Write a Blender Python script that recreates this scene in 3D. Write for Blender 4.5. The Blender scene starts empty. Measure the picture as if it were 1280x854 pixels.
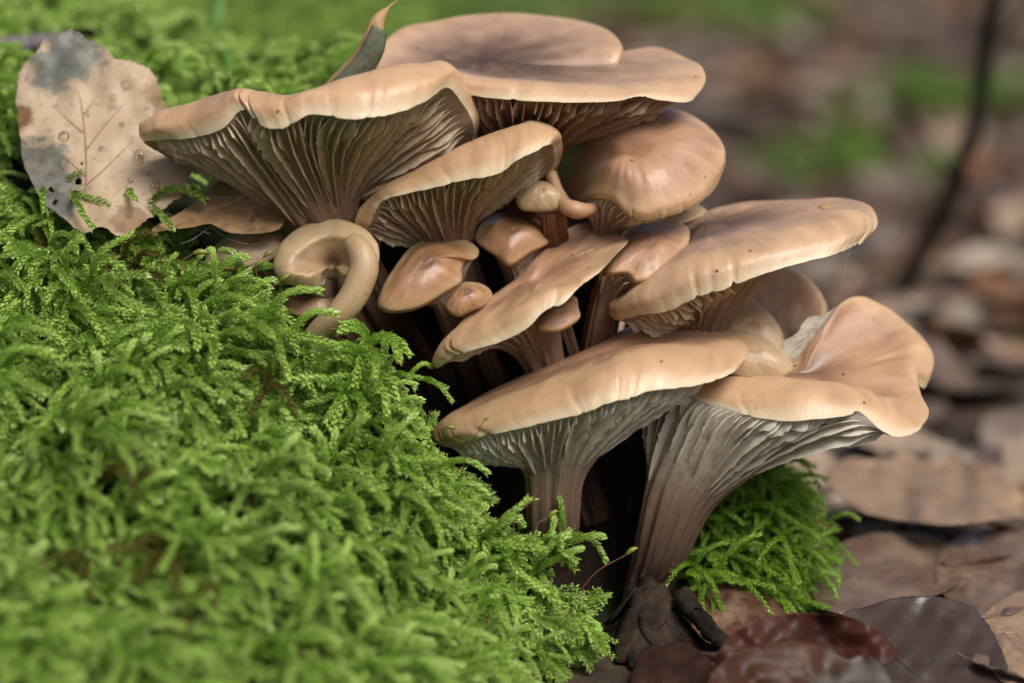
import bpy, math, random
import numpy as np
from mathutils import Matrix, Vector

# ------------------------------------------------------------------ camera, sky, sun, exposure
scene = bpy.context.scene
R = math.radians
PITCH, FZ, DIST = R(11.5), 9.5, 80.0              # centimetres: height of the focus point, distance to it
CP, SP = math.cos(PITCH), math.sin(PITCH)
FWD = np.array([0.0, CP, -SP]); UPV = np.array([0.0, SP, CP]); RGT = np.array([1.0, 0.0, 0.0])
FOC = np.array([0.0, 0.0, FZ])
CAM = FOC - DIST * FWD
cd = bpy.data.cameras.new('camera')
cd.lens, cd.sensor_width = 90.0, 36.0
cd.clip_start, cd.clip_end = 0.02, 500.0
cd.dof.use_dof = True
cd.dof.focus_distance = (DIST - 0.6) * 0.01
cd.dof.aperture_fstop = 4.5
cam = bpy.data.objects.new('camera', cd)
scene.collection.objects.link(cam)
cam.location = CAM * 0.01
cam.rotation_euler = (math.pi / 2 - PITCH, 0, 0)
scene.camera = cam

SUN_EL, SUN_AZ = R(50), R(146)                     # azimuth measured from +y (away from the camera) towards +x
world = bpy.data.worlds.new('World'); scene.world = world; world.use_nodes = True
wn = world.node_tree.nodes; wl = world.node_tree.links
sky = wn.new('ShaderNodeTexSky'); sky.sky_type = 'NISHITA'; sky.sun_disc = False
sky.sun_elevation = SUN_EL; sky.sun_rotation = SUN_AZ
sky.air_density, sky.dust_density, sky.ozone_density = 0.45, 4.5, 0.2
wl.new(sky.outputs[0], wn['Background'].inputs[0]); wn['Background'].inputs[1].default_value = 0.05
sl = bpy.data.lights.new('sun', 'SUN'); sl.energy = 1.5; sl.angle = R(30); sl.color = (1.0, 0.975, 0.94)
so = bpy.data.objects.new('sun', sl); scene.collection.objects.link(so)
sdir = Vector((math.sin(SUN_AZ) * math.cos(SUN_EL), math.cos(SUN_AZ) * math.cos(SUN_EL), math.sin(SUN_EL)))
so.rotation_euler = sdir.to_track_quat('Z', 'Y').to_euler()
vs = scene.view_settings
vs.view_transform = 'Standard'; vs.look = 'None'; vs.exposure = 1.05; vs.gamma = 1.0; vs.use_curve_mapping = False
scene.render.engine = 'CYCLES'
scene.cycles.use_denoising = True
scene.cycles.max_bounces = 8
scene.cycles.caustics_reflective = False; scene.cycles.caustics_refractive = False

rng = np.random.default_rng(7)
random.seed(7)

# ------------------------------------------------------------------ helpers
def P(px, py, d):
    """a point d centimetres behind the plane of focus -> world centimetres"""
    s = (DIST + d) / DIST / 40.0
    return FOC + RGT * ((px - 640.0) * s) + UPV * ((427.0 - py) * s) + FWD * d

def PA(a):
    a = np.asarray(a, float)
    s = ((DIST + a[..., 2]) / DIST / 40.0)[..., None]
    return FOC + RGT * ((a[..., 0:1] - 640.0) * s) + UPV * ((427.0 - a[..., 1:2]) * s) + FWD * a[..., 2:3]

def depth_on_plane(px, py, z):
    """depth of the point at height z (cm) seen at that place"""
    r = FWD + RGT * ((px - 640.0) / 40.0 / DIST) + UPV * ((427.0 - py) / 40.0 / DIST)
    t = (z - CAM[2]) / r[2]
    return t - DIST

def unit(v):
    v = np.asarray(v, float)
    return v / (np.linalg.norm(v, axis=-1, keepdims=True) + 1e-9)

def link(o, parent=None):
    scene.collection.objects.link(o)
    if parent is not None:
        o.parent = parent
    return o

def tag(o, label=None, cat=None, group=None, kind=None):
    for k, v in (('label', label), ('category', cat), ('group', group), ('kind', kind)):
        if v: o[k] = v
    return o

def thing(name, base, label, cat, group=None):
    o = bpy.data.objects.new(name, None)
    o.empty_display_size = 0.01
    o.location = np.asarray(base) * 0.01
    link(o)
    return tag(o, label, cat, group)

def mesh_data(name, V, F, attrs=None, smooth=True):
    me = bpy.data.meshes.new(name)
    me.from_pydata((np.asarray(V) * 0.01).tolist(), [], F if isinstance(F, list) else F.tolist())
    if smooth:
        me.polygons.foreach_set('use_smooth', np.ones(len(me.polygons), bool))
    for k, a in (attrs or {}).items():
        at = me.attributes.new(k, 'FLOAT', 'POINT'); at.data.foreach_set('value', np.asarray(a, np.float32).ravel())
    me.update()
    return me

def mesh_obj(name, V, F, mat, parent=None, attrs=None, smooth=True):
    """V in world centimetres; a child's vertices are stored relative to its parent, a lone mesh's to its base"""
    V = np.asarray(V, float)
    if parent is not None:
        p, org = parent, np.zeros(3)
        while p is not None:
            org = org + np.array(p.location) * 100.0; p = p.parent
        loc = None
    else:
        org = np.array([V[:, 0].mean(), V[:, 1].mean(), V[:, 2].min()]); loc = org * 0.01
    me = mesh_data(name, V - org, F, attrs, smooth)
    if mat: me.materials.append(mat)
    o = bpy.data.objects.new(name, me)
    if loc is not None: o.location = loc
    return link(o, parent)

def grid_faces(nr, nc, wrap=False):
    """rows of nc points each, as quads"""
    i = np.arange(nr - 1)[:, None]; j = np.arange(nc if wrap else nc - 1)[None, :]
    j2 = (j + 1) % nc
    return np.stack([i * nc + j, i * nc + j2, (i + 1) * nc + j2, (i + 1) * nc + j], -1).reshape(-1, 4)

def catmull(pts, n, closed=False, alpha=0.5):
    """centripetal Catmull-Rom through rows of pts, n samples"""
    p = np.asarray(pts, float); m = len(p)
    if closed:
        q = np.vstack([p[-1], p, p[0], p[1]]); segs = m
    else:
        q = np.vstack([2 * p[0] - p[1], p, 2 * p[-1] - p[-2]]); segs = m - 1
    ts = np.linspace(0, segs, n, endpoint=not closed)
    k = np.minimum(ts.astype(int), segs - 1); u = ts - k
    p0, p1, p2, p3 = q[k], q[k + 1], q[k + 2], q[k + 3]
    d = lambda a, b: np.maximum(np.linalg.norm((b - a)[:, :3], axis=1) ** alpha, 1e-4)[:, None]
    t0 = 0; t1 = d(p0, p1); t2 = t1 + d(p1, p2); t3 = t2 + d(p2, p3)
    t = t1 + u[:, None] * (t2 - t1)
    a1 = (t1 - t) / (t1 - t0) * p0 + (t - t0) / (t1 - t0) * p1
    a2 = (t2 - t) / (t2 - t1) * p1 + (t - t1) / (t2 - t1) * p2
    a3 = (t3 - t) / (t3 - t2) * p2 + (t - t2) / (t3 - t2) * p3
    b1 = (t2 - t) / (t2 - t0) * a1 + (t - t0) / (t2 - t0) * a2
    b2 = (t3 - t) / (t3 - t1) * a2 + (t - t1) / (t3 - t1) * a3
    return (t2 - t) / (t2 - t1) * b1 + (t - t1) / (t2 - t1) * b2

def tube(path, rad, ns=8, cap=True):
    """round tube along a path of points; rad a number or one per point"""
    path = np.asarray(path, float); n = len(path)
    rad = np.broadcast_to(np.asarray(rad, float), (n,))
    T = unit(np.gradient(path, axis=0))
    ref = np.array([0.0, 0.0, 1.0]) if abs(T[0, 2]) < 0.9 else np.array([1.0, 0.0, 0.0])
    N = unit(np.cross(T[0], ref)); V = []
    for i in range(n):
        N = unit(N - T[i] * N.dot(T[i])); B = np.cross(T[i], N)
        a = np.arange(ns) * 2 * math.pi / ns
        V.append(path[i] + rad[i] * (np.cos(a)[:, None] * N + np.sin(a)[:, None] * B))
    V = np.vstack(V); F = grid_faces(n, ns, True).tolist()
    if cap:
        F.append(list(range(ns))[::-1]); F.append([(n - 1) * ns + k for k in range(ns)])
    return V, F

def merge(parts):
    V, F, o = [], [], 0
    for v, f in parts:
        V.append(v); F += [[i + o for i in q] for q in (f if isinstance(f, list) else f.tolist())]; o += len(v)
    return np.vstack(V), F

def lattice(seed, n=64):
    return np.random.default_rng(seed).random((n, n))

def vnoise(x, y, seed=0):
    """smooth value noise, -1..1"""
    L = lattice(seed); x = np.asarray(x, float); y = np.asarray(y, float)
    xi = np.floor(x).astype(int); yi = np.floor(y).astype(int)
    fx = x - xi; fy = y - yi; fx = fx * fx * (3 - 2 * fx); fy = fy * fy * (3 - 2 * fy)
    g = lambda a, b: L[a % 64, b % 64]
    return ((g(xi, yi) * (1 - fx) + g(xi + 1, yi) * fx) * (1 - fy) + (g(xi, yi + 1) * (1 - fx) + g(xi + 1, yi + 1) * fx) * fy) * 2 - 1

# ------------------------------------------------------------------ materials
class Mat:
    def __init__(s, name, rough=0.6, spec=0.4, sss=0.0, sss_scale=0.002):
        s.m = bpy.data.materials.new(name); s.m.use_nodes = True
        s.n = s.m.node_tree.nodes; s.l = s.m.node_tree.links
        s.b = s.n['Principled BSDF']; s.out = s.n['Material Output']
        s.b.inputs['Roughness'].default_value = rough
        s.b.inputs['Specular IOR Level'].default_value = spec
        if sss:
            s.b.inputs['Subsurface Weight'].default_value = sss
            s.b.inputs['Subsurface Radius'].default_value = (1.0, 0.45, 0.25)
            s.b.inputs['Subsurface Scale'].default_value = sss_scale
    def node(s, t, **kw):
        n = s.n.new(t)
        for k, v in kw.items(): setattr(n, k, v)
        return n
    def inp(s, sock, v):
        if isinstance(v, bpy.types.NodeSocket): s.l.new(v, sock)
        elif isinstance(v, (tuple, list)) and len(v) == 3 and sock.type == 'RGBA': sock.default_value = (*v, 1)
        else: sock.default_value = v
    def attr(s, name): return s.node('ShaderNodeAttribute', attribute_name=name).outputs['Fac']
    def coord(s, out='Object'): return s.node('ShaderNodeTexCoord').outputs[out]
    def math(s, op, a, b=0.0, c=None, clamp=False):
        n = s.node('ShaderNodeMath', operation=op, use_clamp=clamp)
        s.inp(n.inputs[0], a); s.inp(n.inputs[1], b)
        if c is not None: s.inp(n.inputs[2], c)
        return n.outputs[0]
    def noise(s, scale, vec=None, detail=3.0, rough=0.5, dist=0.0):
        n = s.node('ShaderNodeTexNoise'); n.inputs['Scale'].default_value = scale
        n.inputs['Detail'].default_value = detail; n.inputs['Roughness'].default_value = rough; n.inputs['Distortion'].default_value = dist
        s.l.new(vec if vec is not None else s.coord(), n.inputs['Vector'])
        return n.outputs['Fac']
    def comb(s, x, y, z=0.0):
        n = s.node('ShaderNodeCombineXYZ')
        for k, v in enumerate((x, y, z)): s.inp(n.inputs[k], v)
        return n.outputs[0]
    def ramp(s, fac, stops, interp='LINEAR'):
        n = s.node('ShaderNodeValToRGB'); e = n.color_ramp.elements; n.color_ramp.interpolation = interp
        while len(e) < len(stops): e.new(0.5)
        for k, (p, c) in enumerate(stops):
            e[k].position = p; e[k].color = (*c, 1) if isinstance(c, (tuple, list)) else (c, c, c, 1)
        s.l.new(fac, n.inputs[0])
        return n.outputs['Color']
    def mix(s, fac, a, b, blend='MIX'):
        n = s.node('ShaderNodeMix', data_type='RGBA', blend_type=blend)
        s.inp(n.inputs[0], fac); s.inp(n.inputs[6], a); s.inp(n.inputs[7], b)
        return n.outputs[2]
    def bump(s, h, strength=0.3, dist=0.001, prev=None):
        n = s.node('ShaderNodeBump'); n.inputs['Strength'].default_value = strength; n.inputs['Distance'].default_value = dist
        s.l.new(h, n.inputs['Height'])
        if prev is not None: s.l.new(prev, n.inputs['Normal'])
        s.l.new(n.outputs[0], s.b.inputs['Normal'])
        return n.outputs[0]
    def color(s, c): s.inp(s.b.inputs['Base Color'], c)
    def translucent(s, col, fac):
        t = s.node('ShaderNodeBsdfTranslucent'); s.inp(t.inputs[0], col)
        mx = s.node('ShaderNodeMixShader'); mx.inputs[0].default_value = fac
        s.l.new(s.b.outputs[0], mx.inputs[1]); s.l.new(t.outputs[0], mx.inputs[2]); s.l.new(mx.outputs[0], s.out.inputs[0])

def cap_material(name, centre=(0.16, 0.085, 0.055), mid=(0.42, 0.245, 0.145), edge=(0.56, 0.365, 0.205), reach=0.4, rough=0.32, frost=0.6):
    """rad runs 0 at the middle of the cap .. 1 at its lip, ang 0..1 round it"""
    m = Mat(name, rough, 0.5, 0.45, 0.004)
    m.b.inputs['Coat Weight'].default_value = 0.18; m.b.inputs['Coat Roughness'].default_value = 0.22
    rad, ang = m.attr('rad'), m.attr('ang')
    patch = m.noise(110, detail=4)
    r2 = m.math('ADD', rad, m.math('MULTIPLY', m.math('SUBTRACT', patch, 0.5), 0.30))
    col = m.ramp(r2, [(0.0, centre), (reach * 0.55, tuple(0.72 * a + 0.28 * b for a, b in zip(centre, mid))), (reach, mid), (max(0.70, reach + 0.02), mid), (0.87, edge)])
    damp = m.noise(55, detail=3, dist=0.6)
    col = m.mix(m.math('MULTIPLY', m.ramp(damp, [(0.48, 0.0), (0.66, 1.0)]), 0.55), col, (0.66, 0.62, 0.60), 'MULTIPLY')
    fib = m.noise(1.0, m.comb(m.math('MULTIPLY', ang, 330.0), m.math('MULTIPLY', rad, 7.0)), detail=4, rough=0.65)
    fib = m.math('MULTIPLY', fib, m.ramp(rad, [(0.2, 0.0), (0.6, 1.0)]))
    col = m.mix(m.math('MULTIPLY', m.ramp(fib, [(0.35, 0.0), (0.75, 1.0)]), 0.22), col, (0.6, 0.56, 0.52), 'MULTIPLY')
    broad = m.noise(1.0, m.comb(m.math('MULTIPLY', ang, 34.0), m.math('MULTIPLY', rad, 3.0), 3.0), detail=3)
    col = m.mix(m.math('MULTIPLY', m.ramp(broad, [(0.42, 0.0), (0.66, 1.0)]), m.math('MULTIPLY', rad, 0.42)), col, tuple(min(1, c * 1.3) for c in edge))
    # pale bloom, dark specks, cream lip
    fr = m.noise(2600, detail=2, rough=0.7)
    frm = m.math('MULTIPLY', m.ramp(fr, [(0.56, 0.0), (0.70, 1.0)]), m.ramp(m.noise(70), [(0.4, 0.0), (0.7, 1.0)]))
    col = m.mix(m.math('MULTIPLY', m.math('MULTIPLY', frm, frost), m.ramp(rad, [(0.1, 0.2), (0.5, 0.8)])), col, (0.62, 0.50, 0.42))
    vor = m.node('ShaderNodeTexVoronoi'); vor.inputs['Scale'].default_value = 120; m.l.new(m.coord(), vor.inputs['Vector'])
    col = m.mix(m.ramp(vor.outputs['Distance'], [(0.05, 0.9), (0.085, 0.0)]), col, (0.07, 0.035, 0.02))
    lipf = m.ramp(m.math('ADD', rad, m.math('MULTIPLY', m.math('SUBTRACT', fib, 0.5), 0.03)), [(0.955, 0.0), (0.985, 1.0)])
    col = m.mix(lipf, col, (0.66, 0.52, 0.34))
    m.color(col)
    m.inp(m.b.inputs['Roughness'], m.math('ADD', rough - 0.12, m.math('MULTIPLY', patch, 0.3)))
    b1 = m.bump(fib, 0.25, 0.0005)
    m.bump(m.math('ADD', m.noise(300, detail=5, rough=0.65), m.math('MULTIPLY', fr, 0.4)), 0.4, 0.0007, b1)
    return m.m

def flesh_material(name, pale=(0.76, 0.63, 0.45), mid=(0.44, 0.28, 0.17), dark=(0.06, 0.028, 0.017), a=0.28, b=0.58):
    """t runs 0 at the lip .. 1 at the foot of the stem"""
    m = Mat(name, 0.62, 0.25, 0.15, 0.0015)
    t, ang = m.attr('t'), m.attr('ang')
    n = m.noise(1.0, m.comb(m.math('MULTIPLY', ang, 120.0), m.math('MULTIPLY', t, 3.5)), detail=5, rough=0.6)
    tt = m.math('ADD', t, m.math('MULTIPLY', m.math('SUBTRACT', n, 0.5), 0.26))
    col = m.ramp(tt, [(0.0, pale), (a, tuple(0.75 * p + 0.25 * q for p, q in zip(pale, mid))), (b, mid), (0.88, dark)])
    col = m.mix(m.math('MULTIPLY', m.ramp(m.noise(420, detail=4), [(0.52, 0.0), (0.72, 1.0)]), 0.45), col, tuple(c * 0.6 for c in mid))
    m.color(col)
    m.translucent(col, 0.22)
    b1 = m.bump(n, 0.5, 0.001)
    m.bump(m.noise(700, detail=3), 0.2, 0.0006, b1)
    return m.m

M = {}
M['cap'] = cap_material('cap_tan')
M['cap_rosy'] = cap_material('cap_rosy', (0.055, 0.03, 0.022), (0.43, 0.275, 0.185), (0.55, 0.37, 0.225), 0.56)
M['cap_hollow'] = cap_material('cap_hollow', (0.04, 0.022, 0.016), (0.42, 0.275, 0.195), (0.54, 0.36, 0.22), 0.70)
M['cap_even'] = cap_material('cap_even', (0.37, 0.205, 0.12), (0.42, 0.245, 0.15), (0.56, 0.365, 0.205), 0.5)
M['cap_small'] = cap_material('cap_small', (0.16, 0.075, 0.035), (0.38, 0.21, 0.105), (0.48, 0.32, 0.17), 0.45, 0.3, 0.15)
M['cap_pale'] = cap_material('cap_pale', (0.36, 0.235, 0.13), (0.44, 0.31, 0.175), (0.5, 0.37, 0.215), 0.5, 0.35, 0.1)
M['gill'] = flesh_material('gill_cream')
M['gill_white'] = flesh_material('gill_white', (0.84, 0.78, 0.65), (0.52, 0.40, 0.29), (0.08, 0.04, 0.026), 0.34, 0.60)
M['gill_rust'] = flesh_material('gill_rust', (0.55, 0.40, 0.27), (0.42, 0.19, 0.09), (0.12, 0.045, 0.02), 0.2, 0.5)
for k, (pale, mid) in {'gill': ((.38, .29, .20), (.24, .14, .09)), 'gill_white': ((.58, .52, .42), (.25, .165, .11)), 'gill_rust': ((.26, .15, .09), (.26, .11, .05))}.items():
    M[k + '_flesh_shaded'] = flesh_material(k + '_flesh_shaded', pale, mid, (0.035, 0.016, 0.010), 0.3, 0.58)  # underside and stem flesh, darkened to paint the shade between the gills

# ------------------------------------------------------------------ mushrooms
def mushroom(label, cp, apex, J, rJ, base, rB, cap='cap', flesh='gill', c=(0.1, 0.1), up=None, gills=0.0, gdepth=0.32,
             q=(0.85, 1.7), notches=(), wig=0.06, bulge=0.38, N=232, bend=(0, 0, 0), group=None, seed=1, flesh_t=0.2, lump=0.04, grange=(0.0, 2), tidy=False):
    cp = np.asarray(cp, float)
    ctrl = np.hstack([PA(cp[:, :3]), PA(cp[:, 3:6])])
    K = len(ctrl)
    cur = catmull(ctrl, N, True)
    L, S = cur[:, :3].copy(), cur[:, 3:].copy()
    A = P(*apex) if len(apex) == 3 else np.asarray(apex[0]); Jc = P(*J); Bc = P(*base)
    if isinstance(up, str):
        up = np.linalg.svd(S - S.mean(0))[2][2]; up = up * np.sign(up @ (UPV - FWD))
    else: up = UPV if up is None else unit(up[0] * RGT + up[1] * UPV - up[2] * FWD)
    col = np.arange(N) / N * K
    # ragged lip: a slow wave, a fine tooth, and a few splits
    LS = S - L
    w = vnoise(col * 2.1, np.full(N, seed * 3.3), seed) * 0.6 + vnoise(col * 7.3, np.full(N, seed * 1.7), seed + 1) * 0.4
    L += unit(LS) * (wig * w)[:, None]
    S += unit(LS) * (wig * 0.8 * vnoise(col * 1.7, np.full(N, 9.1), seed + 2))[:, None]
    crease = np.zeros(N)
    rn = np.random.default_rng(seed * 7 + 1)
    nicks = [(rn.uniform(0, K), rn.uniform(.05, .12), rn.uniform(.03, .10)) for _ in range(7)]
    for k, wid, dep in list(notches) + (nicks if N > 200 else []):
        dd = np.abs((col - k + K / 2) % K - K / 2)
        f = np.maximum(0, 1 - dd / wid)
        L += unit(LS) * (dep * f ** 1.5)[:, None]
        crease += dep * np.maximum(0, 1 - dd / (wid * 1.3)) ** 2
    LS = S - L
    toA = L - A
    out = unit(toA - unit(LS) * (toA * unit(LS)).sum(1, keepdims=True))
    h = np.linalg.norm(LS, axis=1, keepdims=True)
    B = L + LS * 0.45 + out * np.minimum(h, 1.1) * bulge - out * (crease * 0.45)[:, None]
    S = S + unit(LS) * 0.08
    M1 = S + (A - S) * 0.33 + up * c[0]
    M2 = S + (A - S) * 0.68 + up * c[1]
    M3 = (S - A) * 0.13; M3 = A + M3 - up * (M3 @ up)[:, None] * 0.85
    nr = 50
    rows = catmull(np.stack([x.reshape(-1) for x in (L, B, S, M1, M2, M3, np.broadcast_to(A, L.shape))]), nr, alpha=0.0)
    V = rows.reshape(nr, N, 3)
    rv = np.interp(np.linspace(0, 6, nr), [0, 1, 2, 3, 4, 5, 6], [1.0, 0.93, 0.84, 0.56, 0.28, 0.09, 0.0])
    # the grain of the rim dies out towards the middle, so the middle stays smooth
    fq = np.fft.fft(V - A, axis=1); kk = np.minimum(np.arange(N), N - np.arange(N))
    for i in range(nr):
        if rv[i] < 0.83:
            fq[i] *= (1 / (1 + (kk / (1.3 + 26 * (rv[i] / 0.83) ** 1.6)) ** 6))[:, None]
    V = np.fft.ifft(fq, axis=1).real + A
    # gentle unevenness of the upper side
    rr = rv[:, None]; amp = lump * np.sin(np.clip(rr, 0, 1) * math.pi) * np.clip((rr - 0.25) / 0.35, 0, 1)
    V = V + (up * (amp * (vnoise(col[None, :] * 0.9 + 0 * rr, rr * 4.0 + 0 * col[None, :], seed + 5)
                          + 0.5 * vnoise(col[None, :] * 2.6 + 0 * rr, rr * 7.0 + 0 * col[None, :], seed + 6)))[..., None])
    root = thing('mushroom', Bc, label, 'mushroom', group)
    ang = np.broadcast_to(np.arange(N) / N, (nr, N))
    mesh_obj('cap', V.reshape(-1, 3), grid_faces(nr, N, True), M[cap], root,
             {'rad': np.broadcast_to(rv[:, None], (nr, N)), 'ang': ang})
    # underside and stem
    ax = unit(Jc - Bc)
    e1 = unit(RGT - ax * RGT.dot(ax)); e2 = np.cross(ax, e1)
    cen = 0.25 * L.mean(0) + 0.75 * Jc
    phi = np.arctan2((L - cen) @ e2, (L - cen) @ e1)
    ringd = np.cos(phi)[:, None] * e1 + np.sin(phi)[:, None] * e2
    lob = 1 + 0.13 * vnoise(phi * 1.1 + 7, np.full(N, 2.2), seed + 10) + 0.05 * vnoise(phi * 3.1 + 7, np.full(N, 5.2), seed + 11)
    ringd = ringd * lob[:, None]
    Jr = Jc + rJ * ringd
    vec = Jr - L; axv = ax * (vec @ ax)[:, None]; rav = vec - axv
    nU, nS = 24, 22
    tU = np.linspace(0, 1, nU)
    # flesh between the two sides: the underside never rises above the top
    tg = np.linspace(0, 1, 64)
    G = L + rav * (tg ** q[0])[:, None, None] + axv * (tg ** q[1])[:, None, None]
    topax = (V - Jc) @ ax; toprad = np.linalg.norm((V - V[0]) - ax * ((V - V[0]) @ ax)[..., None], axis=2)
    toprad = np.maximum.accumulate(toprad, 0)
    rl = np.linalg.norm(rav, axis=1)
    gax = (G - Jc) @ ax
    for i in range(N):
        lim = np.interp(tg ** q[0] * rl[i], toprad[:, i], topax[:, i]) - flesh_t * np.minimum(1, tg * 5)
        k = np.minimum(0, lim - gax[:, i]) * (1 - tg ** 4)
        k[0] = 0
        G[:, i] += ax * k[:, None]
    def under(t):
        t = np.clip(np.asarray(t, float), 0, 1) * 63; i = np.minimum(t.astype(int), 62); f = (t - i)[:, None, None]
        return G[i] * (1 - f) + G[i + 1] * f
    U = under(tU)
    tS = np.linspace(0, 1, nS + 1)[1:]
    bnd = bend[0] * RGT + bend[1] * UPV + bend[2] * FWD
    ctrS = Jc + (Bc - Jc) * tS[:, None] + bnd * np.sin(np.pi * tS)[:, None]
    rS = rJ + (rB - rJ) * tS ** 0.7
    Sm = ctrS[:, None, :] + rS[:, None, None] * ringd[None]
    W = np.concatenate([U, Sm])
    for _ in range(14):
        k0, k1 = nU - 7, nU + 8
        W[k0:k1] = 0.5 * W[k0:k1] + 0.25 * (W[k0 - 1:k1 - 1] + W[k0 + 1:k1 + 1])
    tt = np.concatenate([tU * 0.55, 0.55 + 0.45 * tS])
    # lengthwise ribs that grow down the stem
    rib = 0.5 * np.sin(phi * 12 + 3 * vnoise(phi * 2, np.full(N, 4.2), seed + 7)) + 0.5 * vnoise(phi * 5.5, np.full(N, 1.3), seed + 8)
    ra = np.interp(tt, [0, 0.25, 0.5, 1], [0, 0.0, 0.07, 0.12])
    W = W + ringd[None] * (ra[:, None] * (rib[None] + 0.5 * vnoise(phi[None] * 3 + 0 * tt[:, None], tt[:, None] * 6 + 0 * phi[None], seed + 9)))[..., None]
    angW = np.broadcast_to(np.arange(N) / N, (len(W), N))
    mesh_obj('stem', W.reshape(-1, 3), grid_faces(len(W), N, True)[:, ::-1], M[flesh + '_flesh_shaded'], root,
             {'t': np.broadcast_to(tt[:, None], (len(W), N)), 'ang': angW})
    if gills:
        mid = under([0.3])[0]
        seg = np.linalg.norm(np.roll(mid, -1, 0) - mid, axis=1)
        cum = np.concatenate([[0], np.cumsum(seg)])
        n = int(cum[-1] / gills)
        g = np.random.default_rng(seed)
        for j in range(n):
            x = np.interp((j + g.uniform(-0.22, 0.22)) % n * cum[-1] / n, cum, np.arange(N + 1))
            tier = j % 4
            short = tier in (1, 3)
            t0 = g.uniform(0.03, 0.06); t1 = (g.uniform(0.78, 0.99), g.uniform(0.25, 0.4), g.uniform(0.62, 0.9), g.uniform(0.38, 0.55))[tier]
            i0 = int(x) % N; fr = x - int(x); i1 = (i0 + 1) % N
            ns = 14 if short else 24
            ts = np.linspace(t0, t1, ns)
            Us = under(ts)
            c0 = Us[:, i0] * (1 - fr) + Us[:, i1] * fr
            tan = unit(Us[:, i1] - Us[:, i0]); dwn = unit(np.gradient(c0, axis=0))
            nrm = unit(np.cross(dwn, tan)); nrm *= np.sign(nrm.mean(0) @ (c0[:ns // 2].mean(0) - V[10:34, i0].mean(0)) + 1e-9)
            view = CAM - c0[ns // 2]
            if unit(view) @ nrm[ns // 2] < grange[0]: continue
            s = (ts - t0) / (t1 - t0)
            gd = gdepth * (0.8 if short else 1.0) * g.uniform(.8, 1.15) * np.minimum(1, s * 5) * np.sin(np.pi * (0.12 + 0.88 * s ** 0.8)) ** 0.7 * (1 - 0.3 * ts) * np.clip((ts - .01) * 9, 0, 1)
            gd = gd * (1 + 0.20 * vnoise(ts * 30 + j * 3.7, ts * 0 + j, seed + 3)) + 0.004
            lat = tan * ((0.05 * vnoise(ts * 4.5, ts * 0 + j * 1.9, seed + 4) + 0.015 * vnoise(ts * 11, ts * 0 + j * 2.9, seed + 4)) * (gd / gdepth))[:, None]
            bw = 0.03 * (0.3 + 0.7 * np.sin(np.pi * s))[:, None]
            e = c0 + nrm * gd[:, None] + lat
            eL, eR = e - tan * 0.013, e + tan * 0.013
            Vg = np.stack([c0 - tan * bw - nrm * 0.03, eL, eL, eR, eR, c0 + tan * bw - nrm * 0.03], 1).reshape(-1, 3)
            Fg = grid_faces(ns, 6).reshape(ns - 1, 5, 4)[:, ::2].reshape(-1, 4)
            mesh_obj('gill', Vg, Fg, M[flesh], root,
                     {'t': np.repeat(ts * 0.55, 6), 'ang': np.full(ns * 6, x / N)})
    return root

def hood(label, outline, dF, dB, bulge=0.7, stem=None, rJ=0.45, rB=0.4, apex=None, cap='cap_small', lip=0.10, up=(0, 0.5, 0.85), flesh='gill', seed=3, gills=0.0, **kw):
    """a small rounded cap seen from above: outline of its visible side, nearer at the lower edge"""
    o = np.asarray(outline, float)
    cx, cy = o.mean(0) if apex is None else apex
    y0, y1 = o[:, 1].min(), o[:, 1].max()
    f = ((y1 - o[:, 1]) / (y1 - y0)) ** 1.3
    d = dF + (dB - dF) * f
    inn = np.stack([o[:, 0] + (cx - o[:, 0]) * lip, o[:, 1] + (cy - o[:, 1]) * lip], 1)
    cp = np.column_stack([o, d + 0.12, inn, d - 0.12])
    k = dF + (dB - dF) * ((y1 - cy) / (y1 - y0)) ** 1.3
    J = stem[0] if stem else (cx, y1 + 8, (dF + dB) / 2 + 0.6)
    Bs = stem[1] if stem else (cx + 20, y1 + 130, dB + 2.0)
    uv = unit(up[0] * RGT + up[1] * UPV - up[2] * FWD)
    cc = (0.24 * bulge, 0.22 * bulge) if bulge > 0 else (0.1 * bulge, 0.1 * bulge)
    return mushroom(label, cp, (P(cx, cy, k) + uv * bulge,), J, rJ, Bs, rB, cap, flesh, c=cc, up=up, bulge=0.12,
                    gills=gills, N=144, seed=seed, wig=0.025, lump=0.02, flesh_t=0.1, **kw)

mushroom('broad wavy tan mushroom with drooping left wing and deep cream gills beside dry leaf',
    [(180,178,.5,183,160,.5),(212,175,-.5,205,141,0),(250,171,-1.2,250,127,-.4),(280,160,-1.7,285,117,-.8),(303,137,-1.9,306,112,-1.2),
     (328,157,-2.3,325,116,-1.3),(355,160,-2.6,352,121,-1.6),(385,144,-2.8,385,117,-1.8),(440,149,-3,435,98,-1.8),(490,143,-2.8,490,86,-1.6),
     (530,128,-2.2,530,80,-1),(559,110,-1.2,551,82,-.3),(578,130,-.3,572,112,.4),(592,158,.6,587,140,1),(583,190,1.8,580,165,2),
     (540,200,3.5,540,168,3.2),(450,205,4.5,450,170,4.2),(350,216,4.5,350,186,4.2),(285,214,3.5,285,192,3.2),(225,203,2,222,186,1.8)],
    (420,168,1.5), (402,272,1.8), 0.95, (520,470,4.8), 0.8, c=(-.1,-.1), gills=0.2, gdepth=0.4, seed=11,
    notches=[(4.2,.10,.22),(4.75,.12,.25),(8.4,.05,.16),(9.7,.06,.12),(6.3,.05,.1)], q=(.8,1.5))
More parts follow.
